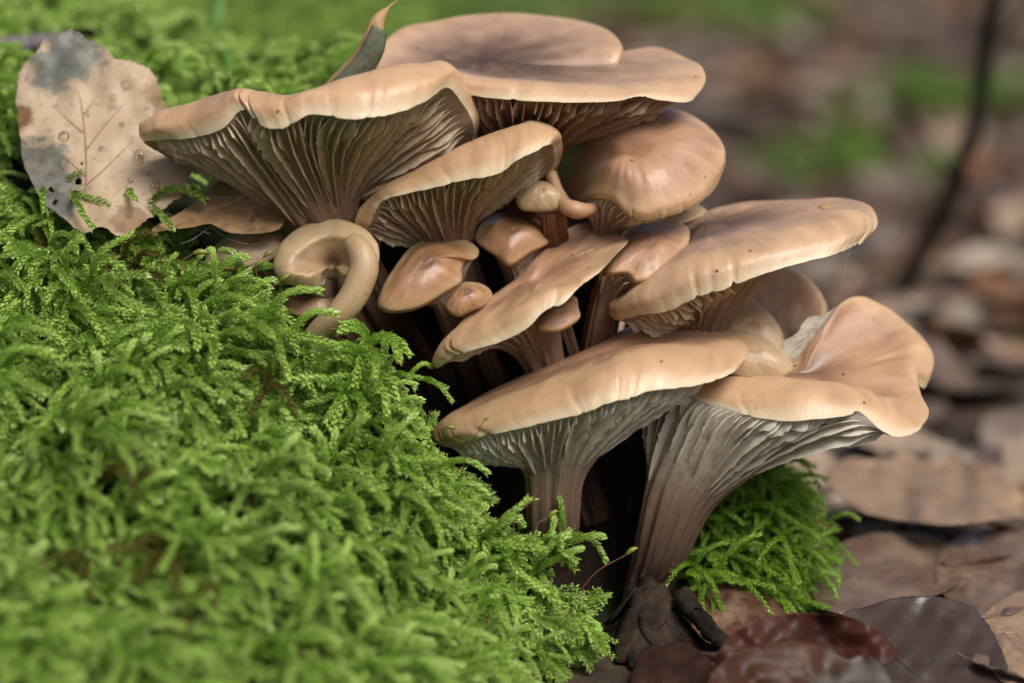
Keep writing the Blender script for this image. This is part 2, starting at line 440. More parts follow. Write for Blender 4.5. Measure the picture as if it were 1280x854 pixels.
mushroom('topmost mushroom with upright dished back, darker hollow centre and right side lobe',
    [(540,108,1.2,535,84,1.4),(600,121,0,600,98,.6),(660,126,-.5,660,103,.2),(720,128,-.6,720,107,.2),(770,127,-.4,765,109,.4),(797,121,0,795,106,.8),
     (830,126,.3,826,101,1.2),(862,127,.8,855,100,1.6),(879,102,1.8,868,86,2.3),(860,84,3.6,850,74,3.4),(815,72,4.6,812,61,4.2),(780,86,4.6,777,74,4.2),
     (748,108,3.9,750,101,3.6),(770,84,3.4,765,82,3.0),(777,68,3.6,770,63,3.2),(766,50,4.6,757,42,4.2),(720,38,5.6,718,28,5.2),(640,32,6.2,640,20,5.8),
     (560,38,6,560,26,5.6),(505,50,5,502,40,4.6),(474,75,3.6,475,66,3.2),(470,105,2.2,476,90,2)],
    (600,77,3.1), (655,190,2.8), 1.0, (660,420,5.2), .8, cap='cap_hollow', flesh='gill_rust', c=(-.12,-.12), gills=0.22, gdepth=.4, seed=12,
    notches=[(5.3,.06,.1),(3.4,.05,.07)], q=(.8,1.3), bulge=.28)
mushroom('arched tan mushroom cap tucked under the broad wavy one, grey gills beneath',
    [(461,298,1.5,451,281,1.2),(466,272,.6,453,263,.8),(480,251,0,478,236,.6),(538,236,-.8,528,211,.2),(594,223,-1.3,582,182,0),(630,214,-1.5,624,166,0),
     (646,200,-1.5,650,156,0),(670,189,-1.3,668,152,.2),(686,181,-.9,684,158,.5),(691,184,0,696,172,.8),(693,202,1.2,698,186,1.6),(683,217,2,689,209,2.4),
     (640,215,3.2,640,195,3),(560,240,3.6,560,220,3.3),(490,276,2.8,490,258,2.6)],
    (590,207,1.6), (560,300,2.7), .75, (620,470,5.2), .7, cap='cap_even', c=(.05,-.05), gills=.18, gdepth=.34, seed=13, q=(.8,1.35), bulge=.25,
    notches=[(3.5,.05,.08)])
mushroom('rounded smooth tan cap turned to the right beneath the topmost lobe',
    [(722,253,3.6,722,246,3.2),(744,247,1.2,746,237,1.0),(768,253,.3,767,244,.2),(785,269,0,784,256,-.1),(808,276,-.1,806,262,-.3),(835,270,0,832,256,-.2),
     (867,258,.5,862,245,.2),(893,237,1.2,888,223,.9),(906,205,2,902,196,1.6),(900,180,2.8,897,175,2.4),(880,158,3.5,878,156,3),(850,145,4,850,140,3.5),
     (800,142,4,800,137,3.6),(750,150,4.5,750,144,4.2),(705,175,5,706,166,4.6),(698,220,5,700,211,4.6)],
    (795,190,.75), (757,285,2.2), .42, (735,420,4.2), .45, cap='cap_even', c=(.42,.34), up='auto', gills=.2, gdepth=.15, seed=14, bulge=.16, q=(.9,1.2),
    notches=[(3.3,.1,.12)])
mushroom('slanting tan cap in middle of cluster with nicked drooping front edge',
    [(545,461,.3,545,447,.4),(572,444,-.9,562,420,-.3),(605,434,-1.5,600,400,-.6),(633,425,-1.8,628,388,-.8),(659,410,-2,655,374,-1),(681,389,-2,680,361,-1.1),
     (706,378,-2,706,353,-1),(722,361,-1.7,722,341,-.7),(746,343,-1.2,744,327,-.2),(768,320,-.4,764,309,.5),(780,306,.6,774,299,1.2),(755,300,2.6,752,288,2.4),
     (720,295,3.4,722,282,3),(685,315,3.2,687,302,2.8),(660,340,2.6,664,326,2.3),(635,370,2.2,640,354,2),(590,405,1.4,590,389,1.3)],
    (668,352,.9), (676,440,2.2), .62, (742,650,3.6), .5, cap='cap_even', c=(.12,.1), gills=.2, gdepth=.2, seed=15, q=(.62,2.6), bulge=.3,
    notches=[(1.15,.06,.22),(7.3,.05,.2),(5.4,.15,.1)], bend=(0,0,.4))
mushroom('long flat tan cap reaching out to the right with ragged nicked tip',
    [(768,400,1.4,768,379,1.2),(800,393,.2,795,361,.3),(838,389,-.5,832,341,-.1),(868,373,-.9,866,324,-.3),(912,359,-1.2,905,315,-.4),(965,339,-1.2,955,300,-.3),
     (1015,326,-.9,1005,288,0),(1045,318,-.6,1040,276,.3),(1064,309,-.1,1062,266,.8),(1083,299,.6,1080,263,1.4),(1088,272,1.6,1076,255,2),(1050,262,3,1050,250,2.8),
     (990,265,3.8,990,251,3.5),(930,270,4,930,256,3.7),(880,285,3.8,885,266,3.6),(810,320,3.6,815,302,3.4),(770,370,2.8,775,347,2.6)],
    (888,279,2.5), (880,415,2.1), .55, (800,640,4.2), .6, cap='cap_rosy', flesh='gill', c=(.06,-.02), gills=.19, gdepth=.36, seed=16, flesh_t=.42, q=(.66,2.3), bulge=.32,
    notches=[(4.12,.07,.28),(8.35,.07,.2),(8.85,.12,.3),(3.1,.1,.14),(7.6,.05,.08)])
hood('small tan fan shaped cap between slanting cap and long flat cap',
    [(757,343),(782,344),(793,355),(815,352),(836,340),(853,318),(862,297),(858,283),(838,275),(813,275),(788,287),(771,311)], .35, 2.5, .5,
    ((757,372,2.0),(738,470,3.2)), .5, .55, apex=(812,312), cap='cap_even', seed=17, gills=.2, gdepth=.16, lip=.12)
mushroom('large trumpet shaped tan mushroom on thick ribbed stem with flared right lobe',
    [(783,493,1.6,800,476,1.7),(828,488,.6,835,474,1.0),(858,492,.2,862,474,.8),(880,502,-.1,882,476,.6),(909,511,-.5,910,474,.4),(936,520,-.9,940,474,.2),
     (973,526,-1.3,975,476,0),(1013,525,-1.5,1012,478,-.1),(1062,519,-1.4,1055,482,0),(1073,514,-1.2,1071,488,0),(1086,524,-1.3,1085,490,-.1),(1106,541,-1.4,1105,500,-.2),
     (1124,546,-1.3,1122,502,-.1),(1152,534,-.7,1138,500,.3),(1146,505,.6,1140,482,.8),(1143,477,1.3,1137,456,1.5),(1155,485,2,1144,446,2),(1165,465,2.5,1147,432,2.4),
     (1150,432,3.2,1132,411,3),(1112,394,3.6,1105,388,3.3),(1078,379,3.6,1076,374,3.3),(1050,384,3,1050,382,2.8),(1030,407,2.6,1030,406,2.4),(1010,434,2.4,1010,433,2.2),
     (985,470,2.4,990,462,2.0),(930,478,2.8,930,466,2.5),(860,484,2.4,862,470,2.2)],
    (1003,468,1.25), (850,612,1.5), 1.05, (804,748,2.4), .6, cap='cap', flesh='gill_white', c=(-.03,-.06), gills=.21, gdepth=.42, seed=18, q=(.78,1.35), bulge=.32,
    notches=[(5.05,.07,.2),(8.6,.06,.08),(12.6,.05,.08)])
mushroom('front tan mushroom with smooth domed cap and white gills running down short stem',
    [(548,554,1.2,546,536,1.2),(570,557,.2,560,521,.6),(592,549,-.7,579,518,0),(632,540,-1.6,622,502,-.5),(681,529,-2.3,672,485,-1),(730,516,-2.7,722,468,-1.3),
     (762,503,-2.8,758,454,-1.4),(782,499,-2.8,782,446,-1.4),(820,487,-2.7,818,438,-1.2),(850,485,-2.4,850,435,-.8),(880,480,-2,880,433,-.3),(917,466,-1.2,908,429,.3),
     (926,450,0,913,422,1),(905,430,1.6,897,414,1.7),(850,415,2.6,850,399,2.4),(790,420,3,795,406,2.8),(730,455,3,733,439,2.8),(660,485,2.8,660,470,2.6),(600,510,2.2,600,499,2)],
    (762,440,.9), (694,592,.4), .86, (690,712,.9), .78, cap='cap_even', flesh='gill_white', c=(.12,.1), gills=.18, gdepth=.34, seed=19, q=(.78,1.25), bulge=.34,
    notches=[(2.5,.2,.12),(5.0,.05,.06),(7.2,.05,.07),(10.4,.05,.06)])
hood('tan cap curled into dark centred bowl behind the trumpet shaped mushroom',
    [(925,400,),(928,372),(950,345),(985,336),(1012,350),(1027,368),(1034,387),(1028,405),(1018,430),(998,458),(975,455),(945,430)], 2.2, 4.2, -.35,
    ((975,470,3.4),(900,640,5)), .7, .6, apex=(982,432), cap='cap_rosy', up=(0,.8,.6))
hood('thin pale yellowish lobe standing behind a smooth pale cap',
    [(896,412),(905,388),(922,375),(946,379),(967,397),(979,421),(977,440),(950,446),(915,440)], 1.9, 2.6, .3, ((930,460,2.6),(850,620,4)), .4, .4, cap='cap_pale', seed=21)
hood('smooth pale cap wedged between front dome and trumpet shaped mushroom',
    [(885,425),(900,408),(928,407),(955,421),(982,442),(992,460),(984,471),(958,476),(925,474),(900,462)], .9, 2.0, .5, ((930,500,2.2),(840,640,4)), .4, .4, cap='cap_pale', seed=22)
hood('rounded glossy brown cap with curled right edge above dark hollow',
    [(473,384),(477,362),(496,330),(519,305),(553,296),(578,299),(597,311),(596,322),(584,324),(577,337),(577,352),(556,367),(519,388),(484,391)], .1, 1.9, .7,
    ((560,372,1.5),(600,500,4.2)), .5, .5, apex=(535,340), cap='cap_small', seed=23)
hood('dark brown rounded cap in shade below the arched cap',
    [(594,300),(605,276),(633,265),(664,271),(690,290),(686,304),(664,316),(636,333),(622,322),(606,312)], 1.4, 3.0, .65, ((650,340,2.6),(680,480,4.4)), .45, .4, cap='cap_small', seed=24)
hood('little tan button cap with orange stem below the arched cap end',
    [(645,252),(650,238),(662,229),(680,227),(697,232),(709,245),(706,258),(690,264),(668,264),(652,262)], 1.2, 1.8, .5, ((690,268,1.6),(700,340,3)), .34, .36, cap='cap_pale', flesh='gill_rust', seed=25)
hood('tiny shiny brown button cap touching the slanting cap',
    [(554,380),(562,362),(582,353),(602,355),(615,367),(607,382),(588,390),(572,396),(562,392)], .8, 1.6, .5, ((590,398,1.6),(640,520,4)), .3, .3, cap='cap_small', seed=26)
hood('small tan cap peeping out beneath the slanting cap',
    [(672,411),(678,392),(695,376),(718,370),(723,385),(725,396),(718,404),(695,415)], -.1, 1.0, .3, ((704,400,2.2),(745,540,3.8)), .28, .28, cap='cap_even', seed=27)
hood('brown cap lying low against the moss below dry folded leaf',
    [(256,325),(272,304),(305,284),(334,274),(358,279),(371,291),(362,312),(336,328),(300,337),(272,338)], 1.6, 3.2, .5, ((330,345,2.8),(470,480,5)), .5, .5, cap='cap_pale', seed=28)
hood('amber brown cap crouching behind the curled ring shaped mushroom',
    [(347,322),(356,300),(380,277),(410,266),(450,264),(475,272),(470,320),(440,345),(395,350)], 1.5, 2.6, .3, ((420,360,2.6),(520,490,5)), .5, .5, cap='cap_small', seed=29)
hood('small shaded cap under the curled ring shaped mushroom',
    [(346,378),(356,364),(380,357),(405,360),(421,374),(414,388),(385,397),(358,392)], 1.2, 2.0, .3, ((390,398,2),(480,480,4)), .35, .35, cap='cap_small', seed=30)
hood('brown cap added as the shaded left side of the rounded smooth cap',
    [(685,245),(690,180),(710,150),(760,145),(790,200),(770,262),(725,268)], 4.8, 6.0, -.2, ((730,290,5.6),(720,430,6)), .5, .5, cap='cap_small', seed=31)  # added brown shape, stands in for the shaded flank of the cap before it
hood('pale thin lobe showing under right edge of rounded smooth cap',
    [(800,272),(815,262),(850,255),(877,258),(884,266),(868,276),(835,283)], 3.0, 3.8, .2, ((820,300,3.8),(790,430,5)), .35, .35, cap='cap_pale', seed=32)

def curled_mushroom(label, path, radii, split, cap, squash=1.0, seed=5):
    """a cap rolled into a tube that runs on into its stem"""
    c = catmull(np.column_stack([PA(path), np.asarray(radii, float)]), 90)
    pts, rad = c[:, :3], c[:, 3]
    ns = 40
    s = np.linspace(0, 1, 90)
    rad = rad * np.sqrt(np.clip(s / 0.045, 0.02, 1)) * np.sqrt(np.clip((1 - s) / 0.02, 0.05, 1))
    V, F = tube(pts, rad, ns)
    V = V.reshape(90, ns, 3); a = np.arange(ns) / ns
    nz = vnoise(a[None] * 6 + 0 * s[:, None], s[:, None] * 9 + 0 * a[None], seed)
    V = pts[:, None] + (V - pts[:, None]) * (1 + 0.07 * nz[..., None])
    root = thing('mushroom', pts[-1], label, 'mushroom')
    k = int(split * 90)
    mesh_obj('cap', V[:k + 1].reshape(-1, 3), grid_faces(k + 1, ns, True), M[cap], root, {'rad': np.repeat(0.55 + 0.3 * s[:k + 1], ns), 'ang': np.tile(a, k + 1)})
    mesh_obj('stem', V[k:].reshape(-1, 3), grid_faces(90 - k, ns, True), M[cap], root, {'rad': np.repeat(0.55 + 0.3 * s[k:], ns), 'ang': np.tile(a, 90 - k)})
ring = mushroom('pale tan mushroom curled into a ring with bent stem above the moss',
    [(347,333,.7,358,331,-.1),(353,348,.5,364,341,-.3),(371,357,.4,377,345,-.35),(390,361,.35,390,347,-.3),(402,358,.5,400,347,.1),(410,347,1.2,409,343,1.0),(420,347,1.3,419,342,1.1),(430,357,.7,428,346,.2),(447,352,.4,439,342,-.1),(466,338,.3,455,333,-.3),
     (472,317,.5,458,318,-.2),(459,297,.9,450,304,0),(440,285,1.2,435,295,.3),(415,279,1.4,413,291,.5),(380,288,1.3,387,299,.4),(356,307,1.0,367,314,.1)],
    (416,330,1.15), (418,385,2.2), .4, (460,480,4), .4, cap='cap_pale', c=(.16,.12), up=(0,.25,.95), bulge=.3, seed=33, N=180, wig=.03, lump=.02, flesh_t=.12)
pth = catmull(np.column_stack([PA([(440,303,.35),(451,316,.05),(455,333,-.05),(450,352,-.1),(440,373,-.1),(424,392,0),(405,408,.3),(392,420,.6)]), [.34,.42,.46,.46,.45,.42,.37,.33]]), 60)
sv, sf = tube(pth[:, :3], pth[:, 3], 28)
mesh_obj('rolled_edge', sv, sf, M['cap_pale'], ring, {'rad': np.repeat(np.linspace(.6, .8, 60), 28), 'ang': np.tile(np.arange(28) / 28, 60)})
curled_mushroom('tiny finger like mushroom with blackened tip beside the button cap',
    [(752,256,1.6),(738,262,1.2),(722,263,.9),(708,258,1.0),(698,240,1.6),(688,215,2.0)], [.12,.2,.28,.26,.17,.2], .6, 'cap_even')

# ------------------------------------------------------------------ the bank, the hollow, the ground
BANK = [(-60,335,.8),(-60,600,-6.5),(-60,880,-14),(0,340,.6),(0,450,-2),(0,600,-6.5),(0,850,-13),(0,940,-15),(100,348,.2),(200,352,0),(200,450,-1.8),(200,600,-6),(200,850,-12),(200,940,-14),
        (262,352,1.0),(300,368,.7),(345,408,.1),(395,440,-.3),(440,455,-.5),(480,490,-.7),(400,570,-2.6),(400,700,-6.2),(400,850,-10),(400,940,-12),(530,590,-1.0),(590,655,-.9),(560,700,-3.2),(560,850,-7),(600,940,-9),
        (645,705,-.9),(700,758,-1.0),(690,830,-2.6),(760,830,-1.4),(800,890,-2.6),(740,930,-5),
        (0,160,6),(150,200,4.6),(0,70,13),(100,60,14),(200,110,9.5),(270,150,7.5),(300,100,10),(400,125,9),(450,112,10),(330,78,13),(100,25,30),(0,20,30),(-60,20,40),(200,38,24),(100,8,48),(-100,8,55)]
bk = np.array([P(*b) for b in BANK])
bk[:, 2] -= 1.05                                     # moss stands this much above the bank
extra = np.array([(9,-6,-.3),(9,0,-.3),(9,6,-.3),(9,14,-.3),(6,-9,-.4),(14,-12,-.5),(3,-14,-.8),(-10,-28,-1.5),(-25,-28,-1),(8,-22,-2),(3,16,1),(0,24,2),(2,40,2),(8,30,0),(14,45,0),(-6,60,14),(-25,70,15),(-30,10,17),(-32,0,13.5),(-32,-10,5),(6,70,1)], float)
bk = np.vstack([bk, extra])
def tps(r2): return 0.5 * r2 * np.log(r2 + 1e-9)
_d2 = ((bk[:, None, :2] - bk[None, :, :2]) ** 2).sum(-1)
_n = len(bk); _A = np.zeros((_n + 3, _n + 3)); _A[:_n, :_n] = tps(_d2) + np.eye(_n) * 0.8
_A[:_n, _n] = 1; _A[:_n, _n + 1:] = bk[:, :2]; _A[_n:, :_n] = _A[:_n, _n:].T
_w = np.linalg.solve(_A, np.concatenate([bk[:, 2], np.zeros(3)]))
# the hollow that the mushrooms stand in, behind the mossy edge
EDGE = np.array([P(*e)[:2] for e in [(222,300,1.9),(262,338,1.5),(300,352,1.4),(345,388,1.0),(395,422,.6),(440,436,.4),(472,452,.3),(540,550,0),(580,612,.1),(645,672,.1),(705,720,0),(770,790,-.2),(815,860,-1.0)]])
HOLE = np.vstack([EDGE, [(6.2, -3.2), (7.5, 0), (6.5, 4.5), (2, 9), (-5, 9.5), (-9, 9), (-10.6, 6.5)]])
def sdist(x, y, poly):
    """distance to a polygon, negative inside"""
    p = np.stack([x, y], -1); d = np.full(x.shape, 1e9); ins = np.zeros(x.shape, bool)
    for i in range(len(poly)):
        a, b = poly[i], poly[(i + 1) % len(poly)]
        e = b - a; w = p - a
        h = np.clip((w @ e) / (e @ e), 0, 1)[..., None]
        d = np.minimum(d, np.linalg.norm(w - e * h, axis=-1))
        c = ((a[1] > p[..., 1]) != (b[1] > p[..., 1])) & (p[..., 0] < (b[0] - a[0]) * (p[..., 1] - a[1]) / (b[1] - a[1] + 1e-12) + a[0])
        ins ^= c
    return np.where(ins, -d, d)
def bank_z(x, y, rough=True):
    x = np.asarray(x, float); y = np.asarray(y, float); sh = x.shape
    x = x.ravel(); y = y.ravel()
    z = tps((x[:, None] - bk[None, :, 0]) ** 2 + (y[:, None] - bk[None, :, 1]) ** 2) @ _w[:_n] + _w[_n] + x * _w[_n + 1] + y * _w[_n + 2]
    s = sdist(x, y, HOLE)
    f = np.clip((s + 0.9) / 1.0, 0, 1); f = f * f * (3 - 2 * f)
    floor = 0.6 + np.clip((-x - 1) * 0.75, 0, 7) + np.clip(y - 4, 0, 4) * 0.4
    z = np.minimum(z, floor) * (1 - f) + z * f
    if rough:
        z = z + 0.6 * vnoise(x * 0.42, y * 0.42, 41) + 0.25 * vnoise(x * 1.2, y * 1.2, 42)
    return z.reshape(sh)

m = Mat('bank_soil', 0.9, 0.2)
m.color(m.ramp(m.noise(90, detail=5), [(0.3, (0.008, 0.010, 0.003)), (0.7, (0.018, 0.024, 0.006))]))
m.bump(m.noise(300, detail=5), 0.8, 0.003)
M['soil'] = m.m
xs = np.linspace(-46, 9.5, 190); ys = np.concatenate([np.linspace(-30, 14, 180), np.linspace(14.6, 75, 60)])
X, Y = np.meshgrid(xs, ys)
Z = bank_z(X, Y)
edgef = np.clip((X - 6.5) / 3.0, 0, 1)
Z = Z * (1 - edgef) + (-0.6) * edgef
ob = mesh_obj('bank', np.stack([X, Y, Z], -1).reshape(-1, 3), grid_faces(len(ys), len(xs)), M['soil'])
tag(ob, kind='structure')

m = Mat('litter_soil', 0.85, 0.25)
n1 = m.noise(9, detail=6, rough=0.7); n2 = m.noise(1.3, detail=3)
c1 = m.ramp(n1, [(0.3, (0.030, 0.020, 0.014)), (0.5, (0.075, 0.050, 0.035)), (0.7, (0.13, 0.10, 0.075))])
m.color(m.mix(m.ramp(n2, [(0.5, 0.0), (0.62, 0.55)]), c1, (0.05, 0.085, 0.022)))
m.bump(m.noise(60, detail=5), 0.8, 0.006)
M['ground'] = m.m
xs = np.concatenate([-np.geomspace(20000, 60, 26), np.linspace(-50, 120, 60), np.geomspace(130, 20000, 26)])
ys = np.concatenate([np.linspace(-400, -80, 6), np.linspace(-70, 300, 100), np.geomspace(310, 20000, 30)])
X, Y = np.meshgrid(xs, ys)
def ground_z(x, y):
    far = np.clip((np.hypot(x, y) - 20) / 60, 0, 1)
    return 0.35 * vnoise(x * 0.12, y * 0.12, 51) + far * 2.2 * vnoise(x * 0.022, y * 0.022, 52) - 0.25
o = mesh_obj('ground', np.stack([X, Y, ground_z(X, Y)], -1).reshape(-1, 3), grid_faces(len(ys), len(xs)), M['ground'])
tag(o, kind='structure')

# the rotten stump the cluster grows from
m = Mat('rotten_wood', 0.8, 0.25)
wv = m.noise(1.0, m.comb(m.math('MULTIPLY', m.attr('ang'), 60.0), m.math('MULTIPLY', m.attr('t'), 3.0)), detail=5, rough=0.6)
m.color(m.ramp(wv, [(0.3, (0.008, 0.005, 0.004)), (0.7, (0.035, 0.020, 0.013))]))  # near black wood: the deep shade of the hollow is put into its colour
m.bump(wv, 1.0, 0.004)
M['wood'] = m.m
na, nz = 140, 50
a = np.arange(na) / na * 2 * math.pi; t = np.linspace(0, 1, nz)
sil = catmull(np.array([(620,760,7.0,6.3),(640,660,7.0,5.2),(640,560,7.2,4.6),(600,470,7.6,4.6),(560,400,8.0,4.4),(560,330,8.4,4.0),(590,270,8.6,2.6),(600,245,8.8,.05)]), nz)
cen = PA(sil[:, :3]); rr = sil[:, 3]
V = cen[:, None] + (rr[:, None] * (1 + 0.10 * vnoise(a[None] * 3.5 + 0 * t[:, None], t[:, None] * 5 + 0 * a[None], 61) + 0.07 * np.abs(vnoise(a[None] * 9 + 0 * t[:, None], t[:, None] * 3 + 0 * a[None], 62))))[..., None] * \
    np.stack([np.cos(a), 0.62 * np.sin(a), 0 * a], -1)[None]
o = mesh_obj('rotten_stump', V.reshape(-1, 3), grid_faces(nz, na, True), M['wood'], None, {'ang': np.tile(a / 6.283, nz), 't': np.repeat(t, na)})
tag(o, 'rotten wood stump darkened for the shade in the hollow behind the mushroom stems', 'stump')

# ------------------------------------------------------------------ moss
def moss_material(name, lo, hi, tip, brown=0.10):
    m = Mat(name, 0.32, 0.5)
    oi = m.node('ShaderNodeObjectInfo').outputs['Random']; isl = m.node('ShaderNodeNewGeometry').outputs['Random Per Island']
    t = m.attr('t')
    c = m.mix(oi, lo, hi)
    c = m.mix(m.math('MULTIPLY', isl, 0.35), c, tuple(x * 1.5 for x in hi))
    c = m.mix(m.math('MULTIPLY', m.math('POWER', t, 2.0), 0.75), c, tip)
    oi2 = m.math('FRACT', m.math('MULTIPLY', oi, 17.3))
    c = m.mix(m.math('GREATER_THAN', oi2, 1 - brown), c, (0.16, 0.15, 0.03))
    m.color(c)
    m.translucent(c, 0.38)
    return m.m
M['moss'] = moss_material('moss_green', (0.055, 0.135, 0.010), (0.215, 0.40, 0.036), (0.56, 0.74, 0.20), 0.03)
M['moss_tuft'] = moss_material('moss_yellow_green', (0.11, 0.24, 0.016), (0.20, 0.38, 0.03), (0.36, 0.55, 0.09), 0.02)
M['moss_far'] = moss_material('moss_far_green', (0.14, 0.26, 0.035), (0.21, 0.37, 0.06), (0.32, 0.48, 0.13), 0.03)

def leaflets(path, tvals, r, size, per, g, spread=0.9, flat=0.0):
    """tiny pointed leaves round a stem; returns verts, quads, t"""
    T = unit(np.gradient(path, axis=0)); V, F, A = [], [], []
    for i in range(len(path)):
        ref = np.array([0, 0, 1.0]); s = unit(np.cross(T[i], ref)); u = np.cross(s, T[i])
        for k in range(per):
            th = (k + 0.5 * (i % 2)) / per * 2 * math.pi + g.uniform(-.3, .3)
            rad = math.cos(th) * s + math.sin(th) * u * (1 - flat)
            dirv = unit(T[i] * (1.0 + g.uniform(-.2, .2)) + rad * spread * g.uniform(.7, 1.3))
            sid = unit(np.cross(dirv, rad + 1e-6)); nrm = np.cross(sid, dirv)
            L = size * g.uniform(.75, 1.25); b = path[i] + rad * r
            o = len(V)
            V += [b - sid * L * .08, b + dirv * L * .45 + sid * L * .30 + nrm * L * .07, b + dirv * L, b + dirv * L * .45 - sid * L * .30 + nrm * L * .07, b + dirv * L * .5 - nrm * L * .06]
            F += [[o, o + 1, o + 4], [o + 1, o + 2, o + 4], [o + 2, o + 3, o + 4], [o + 3, o, o + 4]]
            A += [tvals[i]] * 2 + [min(1, tvals[i] + .25)] + [tvals[i]] * 2
    return V, F, A

def frond(seed, length=2.4, pairs=9, blen=0.75, arch=0.5, leaf=0.19, bsp=0.06):
    g = np.random.default_rng(seed)
    n = int(length / 0.06); s = np.linspace(0, 1, n)
    sway = g.uniform(-.25, .25)
    path = np.stack([sway * length * s ** 2, length * (s - 0.10 * s ** 2), arch * length * (np.sin(s * 2.2) * .45)], -1)
    V, F, A = leaflets(path, 0.35 + .5 * s, .015, leaf, 3, g, .8)
    for p in range(pairs * 2):
        f = 0.14 + 0.80 * (p / (pairs * 2)) + g.uniform(-.02, .02)
        i = int(f * (n - 1)); sd = 1 if p % 2 else -1
        bl = blen * math.sin(math.pi * min(1, (f * .85 + .17))) ** .8 * g.uniform(.7, 1.2)
        k = max(4, int(bl / bsp)); q = np.linspace(0, 1, k)
        T = unit(path[min(i + 1, n - 1)] - path[max(i - 1, 0)])
        side = unit(np.cross(T, [0, 0, 1.0])) * sd
        dv = unit(side * 1.0 + T * g.uniform(.5, .9) + np.array([0, 0, g.uniform(-.15, .35)]))
        bp = path[i] + dv * (bl * q)[:, None] + T * (.25 * bl * q ** 2)[:, None] + np.array([0, 0, -1.0]) * (g.uniform(0, .35) * bl * q ** 2)[:, None]
        v, f_, a_ = leaflets(bp, .35 + .65 * q, .01, leaf * .82, 3, g, .85)
        o = len(V); V += v; F += [[x + o for x in y] for y in f_]; A += a_
    return np.array(V), F, A

def worm(seed, length=2.2, leaf=0.16, curl=1.3, per=5):
    g = np.random.default_rng(seed)
    n = int(length / 0.05); s = np.linspace(0, 1, n)
    h = np.cumsum(np.stack([0.25 * np.sin(s * g.uniform(1, 3) + g.uniform(0, 3)), np.cos(s * curl - .5), -np.sin(s * curl - .5)], -1), 0) * length / n
    V, F, A = leaflets(h, .3 + .7 * s, .03, leaf, per, g, .55)
    return np.array(V), F, A

def strand(seed, length=3.0, nb=6, leaf=0.16, per=4):
    """loose branched shoot, tightly leaved, blunt pale tips"""
    g = np.random.default_rng(seed)
    def run(p0, dv, ln, bend):
        n = max(6, int(ln / .055)); s = np.linspace(0, 1, n)
        sd = unit(np.cross(dv, [0, 0, 1.0]))
        return p0 + dv * (ln * s)[:, None] + sd * (bend * ln * s ** 2)[:, None] + np.array([0, 0, 1.0]) * (ln * (.30 * np.sin(s * 2.4) - .28 * s ** 2))[:, None], s
    path, s = run(np.zeros(3), np.array([0, 1.0, .1]), length, g.uniform(-.35, .35))
    V, F, A = leaflets(path, .25 + .6 * s, .025, leaf, per, g, .62)
    for b in range(nb):
        i = int((.15 + .75 * b / nb + g.uniform(-.05, .05)) * (len(path) - 1)); sd = 1 if b % 2 else -1
        T = unit(path[i + 1] - path[i]); side = unit(np.cross(T, [0, 0, 1.0])) * sd
        bp, q = run(path[i], unit(T * g.uniform(.6, 1.2) + side * g.uniform(.5, 1.1) + np.array([0, 0, g.uniform(-.1, .5)])), g.uniform(.6, 1.5) * length / 3, g.uniform(-.4, .4))
        v, f_, a_ = leaflets(bp, .3 + .7 * q, .02, leaf * .92, per, g, .62)
        o = len(V); V += v; F += [[x + o for x in y] for y in f_]; A += a_
    return np.array(V), F, A

def collection_of(name, meshes, mat):
    c = bpy.data.collections.new(name)
    for k, (V, F, A) in enumerate(meshes):
        me = mesh_data(name, V, F, {'t': A}, False); me.materials.append(mat)
        c.objects.link(bpy.data.objects.new('%s_shoot_%02d' % (name, k), me))
    return c

def scatter(name, coll, pos, fwd, up, scl, idx, label):
    """one object of shoots set on the given points"""
    n = len(pos)
    fwd = unit(fwd); up = unit(up - fwd * (up * fwd).sum(1, keepdims=True)); rt = np.cross(fwd, up)
    eul = np.array([Matrix(((r[0], f[0], u[0]), (r[1], f[1], u[1]), (r[2], f[2], u[2]))).to_euler() for r, f, u in zip(rt, fwd, up)])
    me = bpy.data.meshes.new(name); me.from_pydata((pos * .01).tolist(), [], [])
    a = me.attributes.new('eul', 'FLOAT_VECTOR', 'POINT'); a.data.foreach_set('vector', eul.ravel().astype(np.float32))
    a = me.attributes.new('scl', 'FLOAT', 'POINT'); a.data.foreach_set('value', np.asarray(scl, np.float32))
    a = me.attributes.new('idx', 'INT', 'POINT'); a.data.foreach_set('value', np.asarray(idx, np.int32))
    o = link(bpy.data.objects.new(name, me))
    ng = bpy.data.node_groups.new(name, 'GeometryNodeTree')
    ng.interface.new_socket('Geometry', in_out='INPUT', socket_type='NodeSocketGeometry')
    ng.interface.new_socket('Geometry', in_out='OUTPUT', socket_type='NodeSocketGeometry')
    N = ng.nodes.new; gi, go = N('NodeGroupInput'), N('NodeGroupOutput')
    ci = N('GeometryNodeCollectionInfo'); ci.inputs['Collection'].default_value = coll
    ci.inputs['Separate Children'].default_value = True; ci.inputs['Reset Children'].default_value = True
    iop = N('GeometryNodeInstanceOnPoints'); iop.inputs['Pick Instance'].default_value = True
    def na(nm, ty):
        q = N('GeometryNodeInputNamedAttribute'); q.data_type = ty; q.inputs[0].default_value = nm; return q.outputs['Attribute']
    Lk = ng.links.new
    e2r = N('FunctionNodeEulerToRotation'); Lk(na('eul', 'FLOAT_VECTOR'), e2r.inputs[0])
    Lk(gi.outputs[0], iop.inputs['Points']); Lk(ci.outputs[0], iop.inputs['Instance'])
    Lk(na('idx', 'INT'), iop.inputs['Instance Index']); Lk(e2r.outputs[0], iop.inputs['Rotation']); Lk(na('scl', 'FLOAT'), iop.inputs['Scale'])
    Lk(iop.outputs[0], go.inputs[0])
    md = o.modifiers.new('shoots', 'NODES'); md.node_group = ng
    return tag(o, label, 'moss', kind='stuff')

